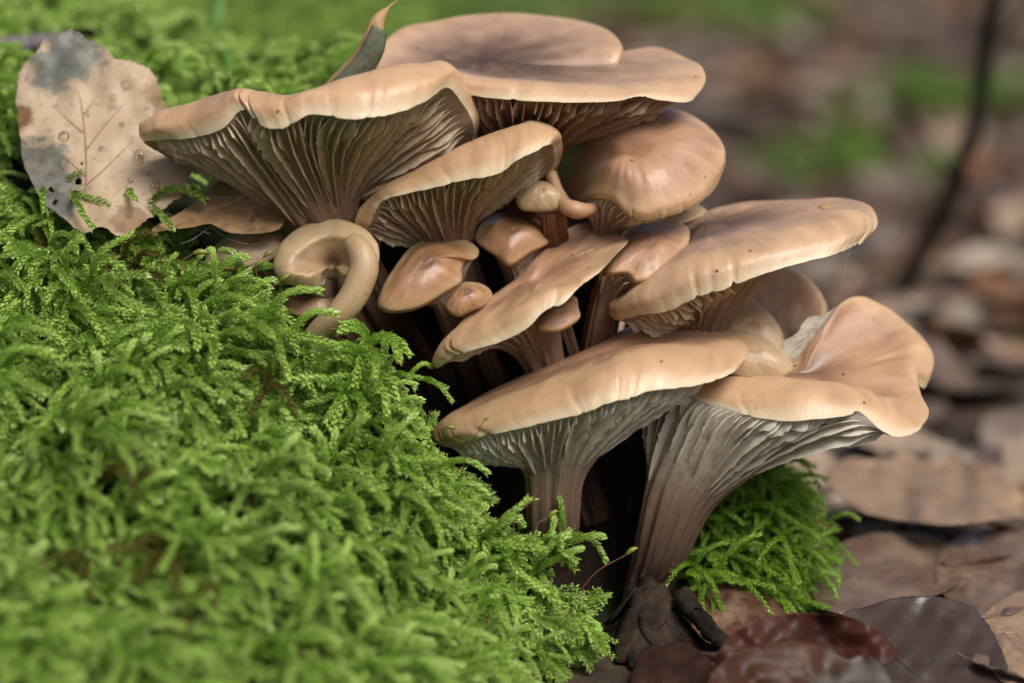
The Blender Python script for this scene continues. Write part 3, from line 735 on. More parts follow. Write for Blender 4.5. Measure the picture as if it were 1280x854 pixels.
fr = [frond(100 + k, 1.7 + .2 * k, 7 + k % 3, .5 + .05 * (k % 4), .35 + .1 * (k % 3), .17) for k in range(5)]
fr += [frond(120 + k, 3.0 + .35 * k, 10 + k % 3, .85 + .08 * k, .45 + .1 * (k % 3), .21, .065) for k in range(4)]
wm = [worm(140 + k, 1.8 + .45 * k, .21, 1.0 + .25 * k) for k in range(4)]
sd_ = [strand(180 + k, 2.4 + .3 * k, 5 + k % 3, .17 + .015 * (k % 3)) for k in range(6)]
C_moss = collection_of('moss', fr + wm + sd_, M['moss'])

def bank_normal(x, y, e=0.25):
    zx = (bank_z(x + e, y, False) - bank_z(x - e, y, False)) / (2 * e); zy = (bank_z(x, y + e, False) - bank_z(x, y - e, False)) / (2 * e)
    return unit(np.stack([-zx, -zy, np.ones_like(zx)], -1))

def moss_points(n, x0, x1, y0, y1, g, margin=0.0):
    x = g.uniform(x0, x1, n); y = g.uniform(y0, y1, n)
    s = sdist(x, y, HOLE)
    keep = (s > margin) & (x < 4.6 + 0.4 * g.standard_normal(n))
    x, y = x[keep], y[keep]
    z = bank_z(x, y); ok = z > 0.0
    return x[ok], y[ok], z[ok]

g = np.random.default_rng(77)
def lay(x, y, z, rise=(0.05, 0.7), big=(0.7, 1.2), ids=(0, 5), sd=1.0, lift=0.0, back=0.7):
    n = len(x); nr = bank_normal(x, y)
    down = nr * np.array([1, 1, 0.0]); down[:, 2] = -(nr[:, 0] ** 2 + nr[:, 1] ** 2) / np.maximum(nr[:, 2], .2)
    down = unit(unit(down + 1e-6) + np.array([0.55, 0, -.1]))
    side = unit(np.cross(nr, down))
    th = g.normal(0.0, sd, n)
    f = down * np.cos(th)[:, None] + side * np.sin(th)[:, None] + nr * g.uniform(*rise, n)[:, None]
    up = nr + 0.35 * g.standard_normal((n, 3))
    pos = np.stack([x, y, z], -1) + nr * lift - unit(f) * back
    return pos, f, up, g.uniform(*big, n), g.integers(ids[0], ids[1], n)
under_ = lay(*moss_points(3600, -22, 5, -24, 12, g, -0.15))
over = lay(*moss_points(420, -22, 5, -24, 12, g, 0.2), rise=(.15, .75), big=(.6, 1.05), ids=(5, 9), sd=.75, lift=.25, back=1.4)
worms = lay(*moss_points(750, -22, 5, -24, 12, g, 0.1), rise=(.3, .9), big=(.6, 1.25), ids=(9, 13), sd=.9, lift=.35, back=.8)
loose = lay(*moss_points(2300, -22, 5, -24, 12, g, 0.1), rise=(.05, .8), big=(.42, 1.3), ids=(13, 19), sd=.9, lift=.1, back=1.2)
far_ = lay(*moss_points(1500, -40, -2, 10, 60, g), big=(1.2, 2.0))
edge_pts = catmull(np.column_stack([EDGE, np.zeros(len(EDGE))]), 420)[:, :2] + g.normal(0, .25, (420, 2)) + np.array([-.25, -.25])
ez = bank_z(edge_pts[:, 0] - .3, edge_pts[:, 1] - .3)
edge = lay(edge_pts[:300, 0] - .2, edge_pts[:300, 1] - .2, ez[:300], rise=(.1, .8), big=(.55, .95))
edge2 = lay(edge_pts[300:, 0] - .2, edge_pts[300:, 1] - .2, ez[300:], rise=(.1, .8), big=(.55, .95), ids=(9, 12))
def to_view(p):
    w = p - CAM; dd = w @ FWD
    return 640 + (w @ RGT) / dd * DIST * 40, 427 - (w @ UPV) / dd * DIST * 40, dd - DIST
CREST = np.array([(-400,-50),(238,-50),(240,318),(262,330),(290,338),(330,350),(347,368),(357,395),(395,412),(430,416),(470,452),(500,488),(545,522),(558,580),(600,630),(640,640),(700,682),(745,725),(800,790),(835,860),(860,1000)], float)
def clear(part, ln):
    """leave out shoots that would stand in the leaf or over the hollow"""
    pos, f, up, sc_, ix = part
    keep = np.ones(len(pos), bool)
    for fr_ in (.35, .7, 1.0):
        x, y, d = to_view(pos + unit(f) * (ln * sc_ * fr_)[:, None])
        lim = np.interp(x, CREST[:, 0], CREST[:, 1])
        keep &= ~((y < lim - 6) & (x > 236) & (d < 7))
        keep &= ~((((x - 128) / 122) ** 2 + ((y - 170) / 128) ** 2 < 1) & (d < 5.5))
    return [a[keep] for a in part]
def clump(part, cut):
    p = part[0]; k = vnoise(p[:, 0] * .55, p[:, 1] * .55, 81) + .6 * vnoise(p[:, 0] * 1.4, p[:, 1] * 1.4, 82) > cut
    return [a[k] for a in part]
under_, loose = clump(under_, -1.1), clump(loose, -.32)
under_, over, worms, loose, edge, edge2 = clear(under_, 2.0), clear(over, 3.2), clear(worms, 2.3), clear(loose, 2.9), clear(edge, 2.0), clear(edge2, 2.2)
allm = [np.concatenate([p[k] for p in (under_, over, worms, loose, far_, edge, edge2)]) for k in range(5)]
scatter('moss', C_moss, *allm, 'bright green feathery moss carpeting the bank beside the mushrooms')

# the trailing tuft beside the trumpet shaped mushroom
C_tuft = collection_of('moss_tuft', [worm(160 + k, 2.6 + .35 * k, .15, .55 + .2 * k, 4) for k in range(2)] + [strand(170 + k, 2.8 + .2 * k, 6, .14) for k in range(5)], M['moss_tuft'])
n = 480
tx = g.uniform(0, 1, n); ty = g.uniform(0, 1, n)
px = 852 + 120 * tx * (0.35 + 0.65 * ty); py = 575 + 160 * ty; dd = 3.2 + 3.6 * g.random(n) + 2.2 * (1 - ty)
pos = PA(np.stack([px - 18, py, dd], -1))
f = np.stack([g.normal(1.0, .35, n), g.normal(-.5, .5, n), g.normal(-.25, .3, n) + .25 * (1 - ty)], -1)
scatter('moss', C_tuft, pos, f, np.array([0, -.35, 1.0]) + .3 * g.standard_normal((n, 3)), g.uniform(.65, 1.1, n), g.integers(0, 7, n),
        'trailing yellow green moss tuft right of the trumpet shaped mushroom stem')
o = mesh_obj('bank', *(lambda c, r, a_=np.arange(24) / 24 * 6.2832: (np.vstack([c + np.stack([np.cos(a_) * r * q, .6 * np.sin(a_) * r * q, 0 * a_ + h], -1) for q, h in ((1.15, -.6), (1.0, 1.2), (.75, 2.6), (.4, 3.5), (.02, 3.8))]), grid_faces(5, 24, True)))(P(880, 735, 6.0), 2.2), M['soil'])
tag(o, kind='structure')

# soft moss patches on the floor behind
def patch(cx, cy, rx, ry, n, label):
    r = np.sqrt(g.random(n)); a_ = g.uniform(0, 6.283, n)
    x = cx + rx * r * np.cos(a_); y = cy + ry * r * np.sin(a_)
    z = ground_z(x, y) + 2.5 * (1 - r ** 2)
    f = np.stack([g.standard_normal(n), g.standard_normal(n) - .4, g.uniform(0.1, .9, n)], -1)
    scatter('moss', C_far, np.stack([x, y, z], -1), f, np.array([0, 0, 1.0]) + .4 * g.standard_normal((n, 3)), g.uniform(1.3, 2.2, n), g.integers(0, 4, n), label)
C_far = collection_of('moss_far', fr[:2] + wm[:2], M['moss_far'])
def gp(px, py):
    p = P(px, py, depth_on_plane(px, py, 0)); return p[0], p[1]
for (px, py, rx, ry, n, lab) in [(380, 45, 32, 55, 1100, 'blurred bright green moss patch beyond the dry curled leaf'),
                                 (1150, 130, 6, 9, 90, 'blurred bright green moss patch left of the thin dark sapling'),
                                 (1300, 128, 6, 9, 80, 'blurred bright green moss patch right of the thin dark sapling'),
                                 (770, 18, 30, 40, 420, 'blurred green moss patch beyond the topmost mushroom'),
                                 (1060, 215, 5, 7, 40, 'small blurred olive moss patch on the leafy floor')]:
    x, y = gp(px, py); patch(x, y, rx, ry, n, lab)

# ------------------------------------------------------------------ leaves
def leaf_material(name, base, alt, dark, rough=0.45, spec=0.45, scale=60, patch=0.5, trans=0.12, veil=None):
    m = Mat(name, rough, spec)
    n1 = m.noise(scale, detail=5, rough=0.6); n2 = m.noise(scale * 4, detail=4)
    c = m.mix(m.ramp(n1, [(patch - .06, 0.0), (patch + .08, 1.0)]), base, alt)
    c = m.mix(m.ramp(n2, [(0.55, 0.0), (0.75, 0.7)]), c, dark)
    if veil:                                          # decayed patch: centre in leaf coordinates, radius, colour
        u, v = m.attr('u'), m.attr('v')
        for cu, cv, r, col in veil:
            du = m.math('SUBTRACT', u, cu); dv = m.math('SUBTRACT', v, cv)
            d = m.math('SQRT', m.math('ADD', m.math('MULTIPLY', du, du), m.math('MULTIPLY', dv, dv)))
            d = m.math('ADD', d, m.math('MULTIPLY', m.math('SUBTRACT', n1, 0.5), r * 1.3))
            cc = m.mix(m.ramp(n2, [(0.4, 0.0), (0.65, 1.0)]), col, tuple(x * .55 for x in col))
            d = m.math('ADD', d, m.math('MULTIPLY', m.math('SUBTRACT', n2, 0.5), r * 0.9))
            c = m.mix(m.ramp(m.math('DIVIDE', d, r), [(0.65, 0.9), (1.0, 0.0)]), c, cc)
    m.color(c)
    b = m.bump(m.noise(scale * 6, detail=4), 0.25, 0.001)
    m.bump(m.noise(scale * 2.5, detail=4), 0.35, 0.001, b)
    m.translucent(c, trans)
    return m.m

def traced_leaf(label, outline, centre, dfun, mat, midrib=None, veins=(), wave=0.12, curl=0.0, seed=1, vein_mat=None, holes=(), N=150, nr=30, vr=0.035, corr=None):
    o = np.asarray(outline, float)
    cur = catmull(np.column_stack([o, np.zeros(len(o))]), N, True)[:, :2]
    c = np.asarray(centre, float); sz = np.ptp(o, axis=0).max()
    q = np.linspace(0.0, 1, nr) ** 0.8
    tooth = 1 + 0.012 * vnoise(np.arange(N) * .45, np.zeros(N), seed) + 0.006 * np.sin(np.arange(N) * 2.1)
    pix = c + (cur - c)[None] * (q[:, None] * (1 + (tooth - 1) * q[:, None]))[..., None]
    def surf(p):
        p = np.asarray(p, float)
        d = dfun(p[..., 0], p[..., 1])
        d = d + wave * vnoise(p[..., 0] / sz * 4, p[..., 1] / sz * 4, seed + 1) + wave * .4 * vnoise(p[..., 0] / sz * 11, p[..., 1] / sz * 11, seed + 2)
        if corr: d = d + corr(p[..., 0], p[..., 1])
        return d
    d = surf(pix) - curl * (q[:, None] ** 3) * (0.6 + 0.4 * vnoise(np.arange(N) * .06, np.zeros(N), seed + 3))
    V = PA(np.concatenate([pix, d[..., None]], -1)).reshape(-1, 3)
    F = grid_faces(nr, N, True)
    for hx, hy, hr in holes:
        fc = pix.reshape(-1, 2)[F].mean(1)
        F = F[np.hypot(fc[:, 0] - hx, fc[:, 1] - hy) > hr]
    bp = P(*o[np.argmax(o[:, 1])], float(surf(o[np.argmax(o[:, 1])])))
    if veins == 'auto': veins = auto_veins(midrib, outline)
    root = thing('fallen_leaf', bp, label, 'leaf')
    u = (pix[..., 0] - o[:, 0].min()) / sz; v = (pix[..., 1] - o[:, 1].min()) / sz
    b = mesh_obj('blade', V, F, mat, root, {'u': u, 'v': v})
    sm = b.modifiers.new('thickness', 'SOLIDIFY'); sm.thickness = 0.0002; sm.offset = 0
    for k, ln in enumerate(([midrib] if midrib else []) + list(veins)):
        l = catmull(np.column_stack([np.asarray(ln, float), np.zeros(len(ln))]), 24)[:, :2]
        pts = PA(np.column_stack([l, surf(l) - 0.02]))
        r = np.linspace(1, .3, 24) * (vr * 1.5 if (k == 0 and midrib) else vr)
        Vt, Ft = tube(pts, r, 6)
        mesh_obj('midrib' if (k == 0 and midrib) else 'vein', Vt, Ft, vein_mat or mat, root, {'u': np.full(len(Vt), .5), 'v': np.full(len(Vt), .5)})
    return root, surf

def auto_veins(midrib, outline, n=6, ang=48):
    mr = catmull(np.column_stack([np.asarray(midrib, float), np.zeros(len(midrib))]), 60)[:, :2]; o = np.asarray(outline, float); out = []
    for k, f in enumerate(np.linspace(.1, .84, n)):
        i = int(f * 59); T = unit(mr[min(i + 2, 59)] - mr[max(i - 2, 0)])
        for sd in (-1, 1):
            a = math.radians(ang) * sd; dv = np.array([T[0] * math.cos(a) - T[1] * math.sin(a), T[0] * math.sin(a) + T[1] * math.cos(a)]); p = [mr[i]]
            for _ in range(60):
                q = p[-1] + dv * 3.5 + T * .05 * len(p)
                if sdist(q[0:1], q[1:2], o)[0] > -5: break
                p.append(q)
            if len(p) > 4: out.append([tuple(p[0]), tuple(p[len(p) // 2]), tuple(p[-1])])
    return out

GREY = (0.17, 0.19, 0.16)
M['leaf_hero'] = leaf_material('leaf_beige', (0.50, 0.375, 0.245), (0.56, 0.44, 0.30), (0.25, 0.155, 0.10), .5, .35, 70, .5, .2,
    veil=[(.27, .08, .17, GREY), (.16, .19, .13, GREY), (.10, .72, .22, (0.13, 0.14, 0.115)), (.18, .83, .12, (0.2, 0.2, 0.18)), (.02, .42, .08, (.2, .09, .03)), (.72, .33, .10, (.3, .19, .10)), (.55, .93, .10, (.30, .18, .10))])
M['leaf_vein'] = leaf_material('leaf_vein_brown', (0.31, 0.195, 0.115), (0.35, 0.23, 0.14), (0.24, 0.14, 0.08), .5, .3)
traced_leaf('large beige beech leaf with grey decayed patches propped against the moss',
    [(105,291),(78,272),(50,247),(31,207),(24,165),(20,115),(26,86),(45,66),(62,45),(90,38),(112,50),(132,60),(142,72),(165,78),(188,88),(198,106),(205,128),(225,165),(240,203),(237,220),(226,243),(206,260),(182,277),(163,291),(148,295),(128,284)],
    (112,185), lambda x, y: 0.4 + (292 - y) * 0.0135 - 0.006 * np.abs(x - 110) * (y > 200) * 0.2 + 0.00004 * (x - 110) ** 2 * 0.8, M['leaf_hero'],
    [(107,288),(107,262),(108,225),(107,180),(103,140),(98,112),(90,82),(84,58)],
    [[(108,232),(130,212),(155,187),(178,163)],[(109,186),(125,165),(148,138),(170,114),(186,91)],[(105,143),(120,122),(138,100),(152,82)],[(110,262),(140,245),(172,222),(207,199)],
     [(109,275),(140,266),(175,256),(205,240)],[(106,220),(90,205),(62,178),(36,150)],[(104,166),(85,150),(60,125),(36,102)],[(99,116),(85,106),(68,92)],[(105,265),(92,248),(75,228),(58,206)],[(96,100),(105,85),(113,66)]],
    wave=.28, curl=.3, seed=201, vr=.028, vein_mat=M['leaf_vein'], holes=[(98,227,4.5),(64,237,3),(69,253,3.5),(33,214,2.5),(102,205,2)], N=220, nr=60)

M['leaf_dry'] = leaf_material('leaf_dry_tan', (0.54, 0.35, 0.18), (0.46, 0.28, 0.135), (0.2, 0.10, 0.045), .5, .35, 90, .5, .25)
M['leaf_green'] = leaf_material('leaf_grey_green', (0.13, 0.155, 0.095), (0.20, 0.20, 0.13), (0.05, 0.05, 0.03), .5, .3, 120, .5, .1)
# dry curled leaf behind the broad cap: a rolled outer side and its grey green inside
root = thing('dry_leaf', P(430, 112, 2.0), 'narrow dry leaf rolled to a twisted point rising behind the broad wavy cap', 'leaf')
spine = catmull([(400,122,2.6),(420,102,2.3),(440,84,2.1),(455,64,1.9),(464,44,1.8),(470,26,1.8),(480,13,1.9),(490,5,2.0),(499,-1,2.2)], 60)
wl_ = np.interp(np.linspace(0, 1, 60), [0, .25, .45, .6, .72, .8, 1], [16, 22, 20, 15, 9, 3.0, 1.2])
a_ = np.linspace(-2.4, 2.0, 22)
V = np.stack([np.stack([spine[:, 0] + wl_ * .62 * np.sin(x + np.linspace(0, 1.6, 60)) + 6 * np.interp(np.linspace(0, 1, 60), [0, .3, .6, 1], [1, 1, .4, 0]), spine[:, 1] + wl_ * .32 * np.sin(x), spine[:, 2] - wl_ / 40 * .5 * np.cos(x + np.linspace(0, 1.6, 60))], -1) for x in a_], 1)
o = mesh_obj('blade', PA(V).reshape(-1, 3), grid_faces(60, 22), M['leaf_dry'], root, {'u': np.zeros(60 * 22), 'v': np.zeros(60 * 22)})
sm = o.modifiers.new('thickness', 'SOLIDIFY'); sm.thickness = 0.0003
V2 = np.stack([np.stack([spine[:36, 0] + 5 + wl_[:36] * x * .9 * np.linspace(.9, .8, 36), spine[:36, 1] + 4 + wl_[:36] * .35 * x, spine[:36, 2] - .42 + .25 * x ** 2], -1) for x in np.linspace(-.7, 1.0, 8)], 1)
o = mesh_obj('inner_fold', PA(V2).reshape(-1, 3), grid_faces(36, 8), M['leaf_green'], root, {'u': np.zeros(288), 'v': np.zeros(288)})
o['label'] = 'grey green inner side of the rolled leaf'
sm = o.modifiers.new('thickness', 'SOLIDIFY'); sm.thickness = 0.0003

# crumpled leaf wedged under the broad cap's left wing
traced_leaf('crumpled tan leaf folded into the gap under the broad cap wing',
    [(185,292),(200,280),(228,264),(255,243),(283,220),(305,208),(330,214),(352,232),(362,262),(350,285),(318,292),(285,290),(262,280),(240,284),(212,287)],
    (290,255), lambda x, y: 1.5 + 0.03 * (255 - y) + 0.5 * np.abs((y - 292 + (x - 190) * .48)) / 60 - .004 * (x - 270), M['leaf_dry'],
    [(188,291),(225,274),(262,260),(300,252),(340,250)], [[(225,268),(250,252),(275,235),(300,218)],[(240,276),(270,276),(300,280),(330,284)]], wave=.35, curl=.2, seed=203, vr=.025)

# a crumb stuck on the long flat cap
gq = np.random.default_rng(9); th = np.linspace(0, math.pi, 9); ph = np.arange(14) / 14 * 6.283
V = np.stack([np.sin(th)[:, None] * np.cos(ph)[None] * .30, np.sin(th)[:, None] * np.sin(ph)[None] * .2, (np.cos(th)[:, None] + 0 * ph[None]) * .10], -1)
V = V * (1 + .35 * vnoise(th[:, None] * 3 + 0 * ph[None], ph[None] * 2 + 0 * th[:, None], 95)[..., None]) + P(1036, 260, 2.1)
o = mesh_obj('bark_crumb', V.reshape(-1, 3), grid_faces(9, 14, True), M['leaf_dry'], None, {'u': np.zeros(126), 'v': np.zeros(126)})
tag(o, 'small tan crumb stuck on top of the long flat cap near its tip', 'crumb')

# leaves on the floor at the right
ZG = 0.3
def flat(z, tilt=0.0, tx=0.0, x0=1000, y0=800):
    """lying at height z; tilt lifts the far edge, tx the right edge (cm per 100 px)"""
    return lambda x, y: np.vectorize(lambda a, b: depth_on_plane(a, b, z))(x, y) * (1 - tilt) + tilt * depth_on_plane(x0, y0, z) + tx * (x - x0) / 100
M['leaf_red'] = leaf_material('leaf_wet_red_brown', (0.07, 0.018, 0.008), (0.045, 0.013, 0.007), (0.03, 0.012, 0.008), .5, .35, 45, .5, .25)  # red brown with the shade of the lower right painted in
M['leaf_rust'] = leaf_material('leaf_wet_rust', (0.06, 0.022, 0.010), (0.085, 0.034, 0.012), (0.035, 0.015, 0.008), .5, .35, 40, .52, .2, veil=[(.95, .35, .35, (0.14, 0.13, 0.11))])  # rust brown, darkened likewise for the shade at lower right
M['leaf_dark'] = leaf_material('leaf_black_brown', (0.035, 0.016, 0.011), (0.05, 0.024, 0.016), (0.02, 0.01, 0.008), .5, .3)  # darkest leaf colour, shade of the bottom edge included
M['leaf_spot'] = leaf_material('leaf_brown_blotched', (0.12, 0.055, 0.035), (0.33, 0.22, 0.15), (0.09, 0.045, 0.03), .35, .5, 55, .60, .1)
M['leaf_grey'] = leaf_material('leaf_wet_grey_brown', (0.075, 0.055, 0.047), (0.055, 0.037, 0.031), (0.04, 0.022, 0.016), .36, .5, 40, .5, .05)  # grey brown, shade at lower right put into the colour
M['leaf_tan'] = leaf_material('leaf_wet_tan', (0.37, 0.25, 0.155), (0.29, 0.19, 0.12), (0.25, 0.14, 0.09), .3, .55, 40, .5, .15)
M['leaf_mauve'] = leaf_material('leaf_wet_mauve', (0.16, 0.10, 0.068), (0.25, 0.175, 0.12), (0.085, 0.045, 0.03), .28, .55, 40, .5, .1)
M['leaf_pale'] = leaf_material('leaf_pale_buff', (0.48, 0.36, 0.25), (0.40, 0.29, 0.2), (0.25, 0.15, 0.1), .35, .5, 50, .5, .15)
traced_leaf('wet grey brown leaf with strong parallel ribs lying in front of the mauve brown leaf',
    [(1052,770),(1090,757),(1130,746),(1178,747),(1214,758),(1240,788),(1258,830),(1260,880),(1200,905),(1140,890),(1105,850),(1075,810)],
    (1160,825), flat(.9, .55, .0, 1160, 800), M['leaf_grey'], [(1060,775),(1095,800),(1140,840),(1190,880)],
    [[(1085,790),(1095,775),(1110,757)],[(1105,808),(1120,785),(1140,752)],[(1128,828),(1150,795),(1172,752)],[(1150,848),(1180,805),(1205,765)],[(1172,864),(1205,825),(1232,790)],[(1190,880),(1225,850),(1250,825)]],
    wave=.2, curl=.25, seed=211, corr=lambda x, y: .045 * np.sin((x * .80 + y * .6) / 5.2))
traced_leaf('brown leaf with pale blotches lying between dark cone and moss tuft',
    [(845,740),(868,729),(905,729),(945,740),(978,757),(995,770),(965,790),(925,802),(890,806),(862,780)], (915,765), flat(.8, .5, 0, 915, 765), M['leaf_spot'], [(850,745),(890,757),(935,768),(985,772)], 'auto', wave=.2, seed=212, vr=.02)
traced_leaf('glossy dark red brown leaf curled upright at the foot of the cluster',
    [(893,835),(908,800),(935,783),(975,770),(1015,767),(1060,771),(1092,785),(1112,803),(1122,820),(1100,835),(1060,850),(1000,870),(940,865)], (1010,815), flat(1.2, .88, .35, 1010, 820), M['leaf_red'],
    [(900,830),(950,808),(1010,795),(1080,800)], 'auto', wave=.5, curl=.4, seed=213, vr=.026)
traced_leaf('rust brown torn leaf folded over in front of the glossy red brown leaf',
    [(880,880),(888,845),(912,822),(950,808),(992,803),(1030,808),(1062,825),(1080,818),(1100,830),(1112,850),(1108,885),(1050,900),(960,905)], (1000,855), flat(1.2, .85, .3, 1000, 840), M['leaf_rust'],
    [(890,870),(940,845),(1000,835),(1080,850)], 'auto', wave=.5, curl=.45, seed=214, vr=.026)
traced_leaf('large pale tan leaf lying curled over a dark gap behind the ribbed grey leaf',
    [(1033,592),(1058,573),(1098,575),(1130,567),(1163,577),(1190,572),(1212,588),(1238,592),(1276,615),(1292,640),(1232,651),(1180,656),(1120,650),(1070,636),(1045,615)], (1150,612), flat(1.9, .25, 0, 1150, 612), M['leaf_tan'],
    [(1036,592),(1100,606),(1180,622),(1285,640)],
    [[(1075,600),(1100,587),(1130,575)],[(1120,610),(1150,595),(1185,583)],[(1165,619),(1195,607),(1228,598)],[(1090,605),(1110,620),(1130,640)],[(1140,614),(1165,630),(1185,648)]], wave=1.1, curl=.7, seed=215, vr=.035, vein_mat=M['leaf_vein'])
traced_leaf('wet mauve brown leaf lying flat behind the ribbed grey leaf',
    [(1010,735),(1035,690),(1085,668),(1150,668),(1200,690),(1205,720),(1160,748),(1095,762),(1040,765)], (1105,715), flat(.7, .12, 0, 1105, 715), M['leaf_mauve'], [(1015,740),(1070,722),(1130,702),(1195,688)],
    [[(1060,724),(1080,700),(1100,680)],[(1100,712),(1125,690),(1150,675)],[(1075,722),(1105,735),(1125,752)]], wave=.5, curl=.35, seed=216, vr=.025)
traced_leaf('wet brown leaf at the edge of the floor beside the mauve leaf',
    [(1170,700),(1200,672),(1250,660),(1300,668),(1310,730),(1270,765),(1215,770),(1180,745)], (1240,715), flat(.6, .1, 0, 1240, 715), M['leaf_mauve'], [(1175,725),(1230,715),(1300,700)], 'auto', wave=.5, curl=.2, seed=217, vr=.025)
traced_leaf('buff leaf lying partly under the trumpet shaped mushroom rim',
    [(960,590),(975,562),(1010,555),(1045,575),(1050,598),(1020,612),(985,610)], (1005,585), flat(1.2, .2, 0, 1005, 585), M['leaf_pale'], [(965,592),(1005,585),(1045,585)], wave=.5, curl=.4, seed=218, vr=.025)
traced_leaf('small pale curled leaf beyond the large pale tan leaf',
    [(1060,545),(1090,530),(1140,535),(1175,552),(1150,565),(1100,563)], (1115,548), flat(1.5, .2, 0, 1115, 548), M['leaf_pale'], [(1065,546),(1115,548),(1170,554)], wave=.5, curl=.4, seed=219, vr=.025)
traced_leaf('brown leaf edge lying at the bottom beneath the ribbed grey leaf',
    [(1225,780),(1260,745),(1310,740),(1330,800),(1300,860),(1250,850)], (1275,800), flat(.4, .1, 0, 1275, 800), M['leaf_tan'], [(1230,790),(1280,790),(1325,780)], 'auto', wave=.3, curl=.2, seed=220, vr=.025)
traced_leaf('dark brown leaf lying under the cone beside the moss edge',
    [(790,870),(800,820),(830,800),(870,810),(900,850),(890,900),(830,905)], (845,855), flat(.3, .3, 0, 845, 850), M['leaf_dark'], [(800,880),(840,850),(880,820)], 'auto', wave=.3, curl=.1, seed=221, vr=.025)

# beech leaves strewn over the floor behind
def leaf_mesh(seed, L=6.2, Wd=3.9, ns=18, nt=9):
    g = np.random.default_rng(seed)
    s = np.linspace(0, 1, ns)[:, None]; t = np.linspace(-1, 1, nt)[None, :]
    w = Wd / 2 * (np.sin(np.pi * s ** .9) ** .75) * (1 + .05 * np.sin(s * 40))
    x = w * t + .5 * g.uniform(-1, 1) * np.sin(s * 3); y = L * (s - .5) + 0 * t
    z = g.uniform(-.25, .7) * np.abs(t) ** 1.5 * w * .5 + g.uniform(-.6, 1.2) * (s - .5) ** 2 * 2 + .07 * np.cos((s * 7 - np.abs(t) * 1.3) * 6.283) * np.abs(t) ** .5 + .35 * vnoise(s * 3 + seed + 0 * t, t * 1.5 + seed + 0 * s, seed)
    z = z - z.min() + .05
    st = np.array([[0, -L / 2 - 1.0 + .5 * k, z[0, nt // 2] - .0] for k in range(3)])
    V = np.stack([x, y, z], -1).reshape(-1, 3)
    V2, F2 = tube(np.vstack([st, V[nt // 2], V[nt // 2 + nt * 6]]), .05, 5)
    return merge([(V, grid_faces(ns, nt)), (V2, F2)])
PALETTE = [('black brown', (.05, .028, .02)), ('orange brown', (.19, .085, .035)), ('dark brown', (.11, .06, .04)), ('tan', (.31, .19, .12)), ('mauve grey', (.19, .145, .115)),
           ('buff', (.38, .28, .20)), ('grey brown', (.15, .105, .078)), ('rust red', (.22, .10, .045)), ('pale grey', (.36, .30, .235))]
def litter_material(name, col=None):
    m = Mat(name, .34, .55)
    if col is None:
        r = m.node('ShaderNodeNewGeometry').outputs['Random Per Island']
        c = m.ramp(r, [(k / 9, p[1]) for k, p in enumerate(PALETTE)], 'CONSTANT')
    else:
        c = m.mix(m.node('ShaderNodeObjectInfo').outputs['Random'], tuple(x * .75 for x in col), tuple(x * 1.2 for x in col))
    c = m.mix(m.math('MULTIPLY', m.ramp(m.noise(70, detail=4), [(.45, 0.0), (.65, 1.0)]), .45), c, (.09, .05, .032))
    m.color(c); m.bump(m.noise(160, detail=3), .3, .002); m.translucent(c, .1)
    return m.m
M['litter_far'] = litter_material('leaf_litter_mixed')
FORM = ['flat', 'gently cupped', 'arched', 'crinkled', 'curled', 'twisted', 'wavy', 'creased']
kinds = []; variants = {}
for k in range(8):
    V, F = leaf_mesh(300 + k); kinds.append((None, V, F))
    for c_, (nm, col) in enumerate(PALETTE):
        if k == 0: M['litter_%d' % c_] = litter_material('fallen_leaf_' + nm.replace(' ', '_'), col)
        me = mesh_data('fallen_leaf', V, F); me.materials.append(M['litter_%d' % c_]); variants[k, c_] = me
g = np.random.default_rng(91)
placed = []
def view_px(x, y, z):
    w = np.array([x, y, z]) - CAM; dd = w @ FWD
    return 640 + (w @ RGT) / dd * DIST * 40, 427 - (w @ UPV) / dd * DIST * 40
for k in range(4000):
    if len(placed) >= 285: break
    y = g.uniform(4, 130) if g.random() < .75 else g.uniform(-6, 60); x = g.uniform(4, 16 + y * .28 + 8)
    px, py = view_px(x, y, 0)
    if px > 1380 or px < 700 or py > 900: continue
    if x < 8.5 and y < 9: continue
    z = float(ground_z(np.array([x]), np.array([y]))[0]) + g.uniform(-.1, .3) + (0.0 if y > 18 else -.25)
    kk, cc_ = int(g.integers(0, 8)), int(g.integers(0, 9)); me = variants[kk, cc_]
    o = link(bpy.data.objects.new('fallen_leaf', me))
    o.location = (x * .01, y * .01, z * .01)
    big = .6 if y < 14 else 1.0
    o.rotation_euler = (g.normal(0, .22), g.normal(0, .22), g.uniform(0, 6.283)); s = g.uniform(.65, 1.15) * big; o.scale = (s, s, s)
    zone = 'near the ribbed grey leaf' if y < 14 else 'around the large pale tan leaf' if y < 40 else 'on the floor before the sapling foot' if y < 62 else 'on the floor beyond the sapling foot'
    tag(o, 'blurred %s beech leaf, %s, lying %s' % (PALETTE[cc_][0], FORM[kk], zone), 'leaf', 'beech leaves strewn over the forest floor')
    placed.append(o)
parts = []
for k in range(5200):
    y = 60 + 560 * g.random() ** 1.25; x = g.uniform(-30 - y * .45, 40 + y * .45)
    if y < 130 and 4 < x: continue
    if y < 75 and x < 4: continue
    V, F = kinds[int(g.integers(0, 8))][1:]
    V = V[:162:1]; F = [f for f in F if max(f) < 162]
    e = Matrix.Rotation(g.uniform(0, 6.283), 3, 'Z') @ Matrix.Rotation(g.normal(0, .25), 3, 'X') @ Matrix.Rotation(g.normal(0, .25), 3, 'Y')
    V = (V * g.uniform(.7, 1.3)) @ np.array(e).T + np.array([x, y, float(ground_z(np.array([x]), np.array([y]))[0]) + g.uniform(0, .5)])
    parts.append(V)
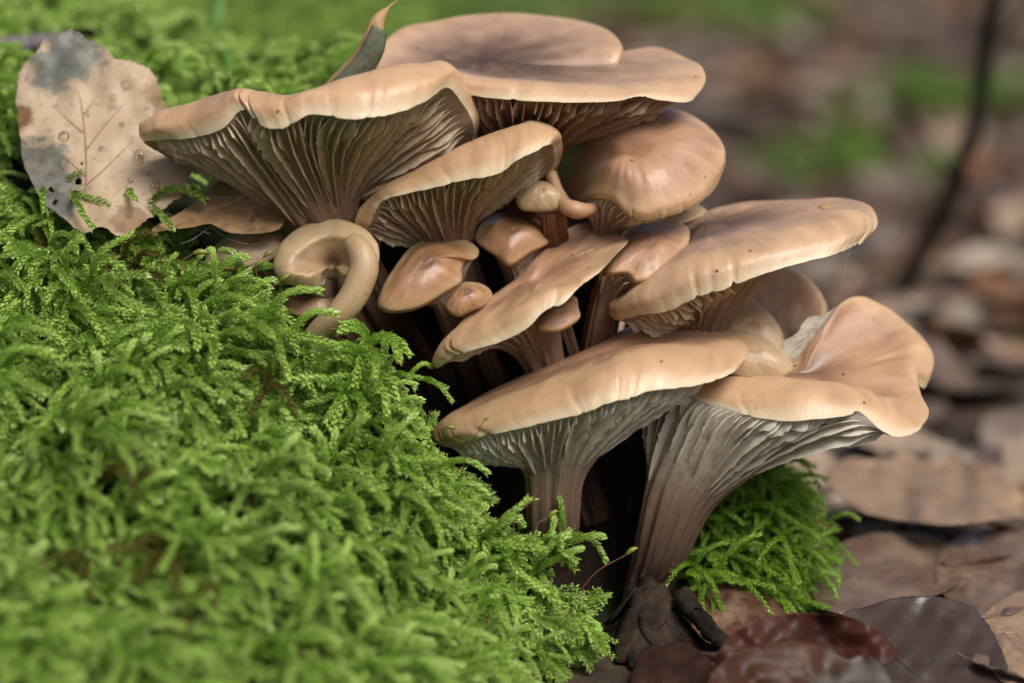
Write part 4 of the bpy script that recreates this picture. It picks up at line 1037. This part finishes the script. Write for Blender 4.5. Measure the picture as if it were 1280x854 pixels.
for k in range(420):
    x = g.uniform(-5, 9.4); y = g.uniform(12.5, 74)
    V = kinds[int(g.integers(0, 8))][1][:162]
    e = Matrix.Rotation(g.uniform(0, 6.283), 3, 'Z') @ Matrix.Rotation(g.normal(0, .3), 3, 'X') @ Matrix.Rotation(g.normal(0, .3), 3, 'Y')
    zz = float(bank_z(np.array([x]), np.array([y]))[0]); fe = min(1, max(0, (x - 6.5) / 3.0)); zz = zz * (1 - fe) - .3 * fe
    parts.append((V * g.uniform(.6, 1.1)) @ np.array(e).T + np.array([x, y, max(zz, 0) + g.uniform(0, .4)]))
F0 = np.array([f for f in kinds[0][2] if max(f) < 162])
FF = (F0[None] + 162 * np.arange(len(parts))[:, None, None]).reshape(-1, 4)
o = mesh_obj('leaf_litter', np.vstack(parts), FF, M['litter_far'])
tag(o, 'far out of focus carpet of brown leaf litter', 'leaf litter', kind='stuff')

# ------------------------------------------------------------------ sticks, sapling, cone
m = Mat('bark_dark', .9, .12); m.color(m.ramp(m.noise(120, detail=5), [(.35, (.008, .007, .006)), (.65, (.032, .026, .019))])); m.bump(m.noise(300), .6, .002); M['bark'] = m.m
m = Mat('stick_grey', .6, .3); m.color(m.ramp(m.noise(100, detail=5), [(.35, (.10, .085, .09)), (.65, (.22, .19, .20))])); m.bump(m.noise(300), .6, .002); M['stick'] = m.m
path = catmull(PA([(1262,-420,38),(1250,-120,40),(1243,0,42),(1230,90,44),(1208,190,46),(1178,270,49),(1142,335,52),(1104,400,55),(1094,417,56)]), 60)
path += .12 * np.stack([vnoise(np.arange(60) * .3, np.zeros(60), 71), vnoise(np.arange(60) * .3, np.ones(60), 72), 0 * np.arange(60)], -1)
V, F = tube(path, np.linspace(.34, .52, 60), 12)
root = thing('sapling', path[-1], 'thin dark bare sapling stem rising out of the blurred leafy floor', 'sapling')
mesh_obj('trunk', V, F, M['bark'], root)
for i, dx, dz, ln in ((20, 5, 3.5, 1.0), (33, -3.0, 3.5, .8)):
    tw = catmull([path[i], path[i] + np.array([dx * .4, 1, dz * .5]), path[i] + np.array([dx, 2, dz * 1.4])], 14)
    if i == 20: tw = tw * np.array([1, 1, 1])
    mesh_obj('branch', *tube(tw, np.linspace(.16, .05, 14), 8), M['bark'], root)
def stick(label, pts, r0, r1, mat, name='twig', sides=9):
    p = catmull(PA(pts), 40); p += .06 * np.stack([vnoise(np.arange(40) * .5, np.zeros(40), 73), vnoise(np.arange(40) * .5, np.ones(40), 74), vnoise(np.arange(40) * .5, 2 * np.ones(40), 75)], -1)
    o = mesh_obj(name, *tube(p, np.linspace(r0, r1, 40) * (1 + .12 * vnoise(np.arange(40) * .9, np.zeros(40), 76)), sides), M[mat])
    return tag(o, label, 'twig')
stick('grey weathered stick lying in the moss behind the beige beech leaf', [(-40,58,10),(0,57,10.5),(35,54,11),(66,51,11.5)], .34, .28, 'stick')
stick('short dark rotten twig in the moss above the beige beech leaf', [(84,42,13),(100,36,13),(118,40,13.5)], .28, .2, 'bark')
stick('small black hooked twig on the mauve leaf', [(1160,704,13),(1180,706,12.6),(1198,700,12.6),(1207,685,12.6),(1209,674,12.8)], .16, .07, 'bark')
stick('splintered dark stick end leaning beside the cone', [(850,745,-.2),(872,770,-.6),(895,795,-1),(915,815,-1.3)], .34, .22, 'bark')
m = Mat('petiole_pale', .5, .4); m.color((.40, .24, .13)); M['petiole'] = m.m
stick('thin pale leaf stalk standing in front of the rust brown leaf', [(990,795,-2.6),(996,820,-2.7),(1003,855,-2.8),(1008,890,-2.8)], .035, .055, 'petiole')

m = Mat('cone_scale', .85, .12); nn = m.noise(140, detail=5); m.color(m.ramp(nn, [(.35, (.010, .007, .005)), (.68, (.055, .036, .024))])); m.bump(nn, .7, .002); M['cone'] = m.m  # decayed brown scales, deepened with shade painted into the colour
base = P(815, 850, -.6)
root = thing('conifer_cone', base, 'dark decayed conifer cone with overlapping scales under the trumpet shaped mushroom', 'cone')
cpts = catmull(PA([(808,722,.6),(815,760,.2),(820,800,-.2),(815,850,-.4)]), 20)
V, F = tube(cpts, np.interp(np.linspace(0, 1, 20), [0, .2, .6, 1], [.2, .5, .7, .4]), 14); mesh_obj('core', V, F, M['cone'], root)
def scale_mesh(c, out, dwn, w, h):
    sd = unit(np.cross(out, dwn)); V = []
    for i, s in enumerate(np.linspace(0, 1, 7)):
        for t in np.linspace(-1, 1, 7):
            V.append(c + dwn * h * s + sd * w * t * math.sin(math.pi * min(.93, .25 + s * .68)) ** .8 + out * (.05 + .55 * s - .22 * t * t + .20 * s * s))
    return np.array(V), grid_faces(7, 7)
gg = np.random.default_rng(5)
for r_ in range(5):
    for k in range(7):
        i = 2 + r_ * 4; th = (k + .5 * (r_ % 2)) / 7 * 6.283 + gg.uniform(-.15, .15)
        rad = np.interp(i / 19, [0, .2, .6, 1], [.3, .7, .95, .6])
        out = math.cos(th) * RGT + math.sin(th) * FWD
        V, F = scale_mesh(cpts[i] + out * rad * .75, unit(out + .15 * UPV * gg.uniform(-1, 1)), unit(-UPV + .2 * out + .3 * RGT * gg.uniform(-1, 1)), gg.uniform(.42, .7), gg.uniform(1.2, 1.9))
        o = mesh_obj('scale', V, F, M['cone'], root)
        o.modifiers.new('thickness', 'SOLIDIFY').thickness = .0005

# tiny pale mushroom out on the litter
t_ = thing('mushroom', P(1018, 724, 11.5), 'tiny blurred cream mushroom standing among leaves right of the moss tuft', 'mushroom')
V, F = tube(catmull(PA([(1020,728,11.5),(1020,700,11.5),(1015,675,11.5),(1013,660,11.5)]), 16), np.linspace(.36, .28, 16), 12)
mesh_obj('stem', V, F, M['gill'], t_, {'t': np.linspace(.35, 0, len(V)), 'ang': np.zeros(len(V))})
cc = P(1013, 664, 11.5); prof = [(.25, -.02), (.62, -.05), (.76, .04), (.74, .16), (.55, .32), (.28, .40), (.01, .42)]
an = np.arange(28) / 28 * 6.283
V = np.vstack([cc + np.stack([r * np.cos(an), r * np.sin(an), 0 * an + h], -1) for r, h in prof])
mesh_obj('cap', V, grid_faces(7, 28, True), M['cap_pale'], t_, {'rad': np.repeat([1, .97, .9, .7, .5, .3, 0], 28), 'ang': np.tile(np.arange(28) / 28, 7)})

# ------------------------------------------------------------------ moss capsules, drops, threads, grass
m = Mat('capsule_green', .25, .6); m.color(m.ramp(m.attr('t'), [(0, (.16, .20, .03)), (.6, (.30, .32, .06)), (1, (.25, .16, .04))])); m.translucent((.35, .36, .08), .3); M['capsule'] = m.m
m = Mat('seta_brown', .4, .5); m.color((.17, .07, .03)); M['seta'] = m.m
def capsule(base, top, tipdir, size, where):
    b, t3 = P(*base), P(*top)
    mid = (b + t3) / 2 + np.array([-.12, -.05, .12])
    p = catmull([b, mid, t3], 20)
    root = thing('moss_capsule', b, 'slender moss spore capsule on brown stalk ' + where, 'moss capsule', 'moss spore capsules along the bank edge')
    mesh_obj('stalk', *tube(p, .016, 5), M['seta'], root)
    dv = unit(tipdir[0] * RGT + tipdir[1] * UPV + tipdir[2] * FWD)
    s = np.linspace(0, 1, 14); q = t3 + dv * (size * s)[:, None] + np.array([0, 0, .12]) * (size * np.sin(s * 3.1))[:, None]
    V, F = tube(q, size * np.interp(s, [0, .15, .45, .75, .86, .95, 1], [.04, .13, .19, .13, .11, .06, .01]), 10)
    mesh_obj('capsule', V, F, M['capsule'], root, {'t': np.repeat(s, 10)})
CE = 'at the edge of the dark hollow'; CM = 'in the moss below the curled ring shaped mushroom'; CL = 'against the low brown cap'; CS = 'against the ribbed stem of the front mushroom'
for a in [((380,412,-.6),(384,396,-.6),(1,.6,0),.42,CM),((405,425,-.7),(424,410,-.7),(1,.35,0),.4,CM),((415,440,-.8),(434,416,-.8),(1,.1,0),.42,CE),((448,455,-.8),(466,426,-.8),(1,.2,0),.4,CE),
          ((452,490,-1),(470,474,-1),(1,.25,0),.36,CE),((545,545,-1.4),(556,534,-1.5),(1,-.2,0),.36,CE),((572,618,-1.6),(604,527,-3.2),(.8,.5,0),.26,'rising before the front domed cap'),
          ((322,352,.2),(329,322,.2),(.9,.5,0),.38,CL),((312,355,.2),(318,334,.2),(.8,.5,0),.34,CL),((292,358,.1),(297,342,.1),(.7,.8,0),.34,CL),((225,345,.2),(240,318,.2),(1,.05,0),.55,'above the moss near the crumpled leaf'),
          ((640,668,-1.2),(664,627,-1.2),(1,.2,0),.28,CS),((672,668,-1.2),(684,648,-1.2),(.9,.6,0),.42,CS),((722,742,-1.2),(782,694,-1.2),(.9,.5,0),.45,'in front of the dark gap beside the cone'),
          ((120,365,-.6),(138,330,-.6),(.8,.6,0),.4,'in the moss below the beige beech leaf'),((330,385,-.7),(350,352,-.7),(.8,.5,0),.4,CM)]:
    capsule(*a)

m = Mat('water', 0.02, .5); 
lw = m.node('ShaderNodeLayerWeight'); lw.inputs[0].default_value = .25
tr = m.node('ShaderNodeBsdfTransparent'); tr.inputs[0].default_value = (.93, .9, .86, 1); gl = m.node('ShaderNodeBsdfGlossy'); gl.inputs['Roughness'].default_value = .03
mx = m.node('ShaderNodeMixShader'); m.l.new(lw.outputs['Fresnel'], mx.inputs[0]); m.l.new(tr.outputs[0], mx.inputs[1]); m.l.new(gl.outputs[0], mx.inputs[2]); m.l.new(mx.outputs[0], m.out.inputs[0])
M['water'] = m.m
def ball(c, r, squash=1.0, n=12, nrm=None):
    th = np.linspace(0, math.pi, 9); ph = np.arange(n) / n * 6.283
    V = np.stack([np.sin(th)[:, None] * np.cos(ph)[None], np.sin(th)[:, None] * np.sin(ph)[None], np.cos(th)[:, None] + 0 * ph[None]], -1).reshape(-1, 3) * r
    if nrm is not None: V = V - nrm * (V @ nrm)[:, None] * (1 - squash)
    return V + c, grid_faces(9, n, True)
ln = unit(-FWD + .3 * UPV)
for px, py, r in [(124,91,.11),(156,107,.16),(142,122,.12),(80,170,.18),(174,194,.20),(194,232,.17),(163,225,.1),(152,156,.1),(118,200,.08),(127,186,.09),(185,215,.1),(140,250,.1),(110,142,.08)]:
    d = 0.4 + (292 - py) * 0.0135 - .06
    o = mesh_obj('water_drop', *ball(P(px, py, d), r, .45, 14, ln), M['water'])
    tag(o, 'clear water drop resting on the large beige beech leaf', 'water drop', 'water drops on the beige beech leaf')
m = Mat('spider_silk', .3, .5); m.color((.75, .75, .75)); M['silk'] = m.m
def web(label, lines, drops, r=.006):
    allp = np.vstack([PA(l) for l in lines]); root = thing('spider_web', allp[np.argmin(allp[:, 2])], label, 'spider web')
    for l in lines:
        p = PA(l); k = np.linspace(0, 1, 12)[:, None]
        p = p[0] + (p[-1] - p[0]) * k + np.array([0, 0, -1.0]) * (np.linalg.norm(p[-1] - p[0]) * .08 * np.sin(np.pi * k))
        mesh_obj('thread', *tube(p, r, 4), M['silk'], root)
        for _ in range(drops):
            i = gg.integers(1, 11); mesh_obj('drop', *ball(p[i] + (p[i - 1] - p[i]) * gg.random(), gg.uniform(.012, .028), 1, 8), M['water'], root)
web('fine spider web with dew beads between the crumpled leaf and low brown cap',
    [[(205,262,1.4),(262,292,1.2)],[(225,305,.8),(262,283,1.2)],[(262,283,1.2),(298,287,1.0)],[(298,287,1.0),(318,258,.8)],[(318,258,.8),(352,243,.4)],[(255,245,1.4),(345,232,.6)],[(240,215,1.8),(235,285,1.2)],
     [(228,240,1.6),(290,270,1.2)],[(262,283,1.2),(310,305,.8)],[(235,262,1.4),(300,248,1.0)]], 5, .003)
web('single spider thread with dew beads from ragged cap tip down to flared lobe', [[(1064,306,.2),(1040,388,1.6)]], 14, .0035)
m = Mat('grass', .45, .4); m.color((.10, .26, .03)); m.translucent((.14, .34, .04), .35); M['grass'] = m.m
for (x0, y0, x1, y1, d, w, lab) in [(266,34,262,-30,18,.26,'broad green grass blade standing in the blurred moss'),(285,90,262,40,13,.16,'narrow grass blade leaning in the moss behind the broad cap'),(12,110,14,82,8,.07,'thin pale grass tip beside the beige beech leaf'),
                                    (165,60,167,28,16,.06,'thin upright stalk with dark tip in the blurred moss'),(240,50,254,16,18,.10,'leaning blurred grass stalk left of the broad blade')]:
    k = np.linspace(0, 1, 14); p = P(x0, y0, d) + (P(x1, y1, d + .8) - P(x0, y0, d)) * k[:, None] + RGT * (.3 * np.sin(k * 2.5))[:, None]
    ww = w * (1 - k ** 3 * .95)
    V = np.stack([p - RGT * ww[:, None], p + FWD * (.25 * ww)[:, None], p + RGT * ww[:, None]], 1).reshape(-1, 3)
    o = mesh_obj('grass_blade', V, grid_faces(14, 3), M['grass']); tag(o, lab, 'grass')
    o.modifiers.new('thickness', 'SOLIDIFY').thickness = .0003
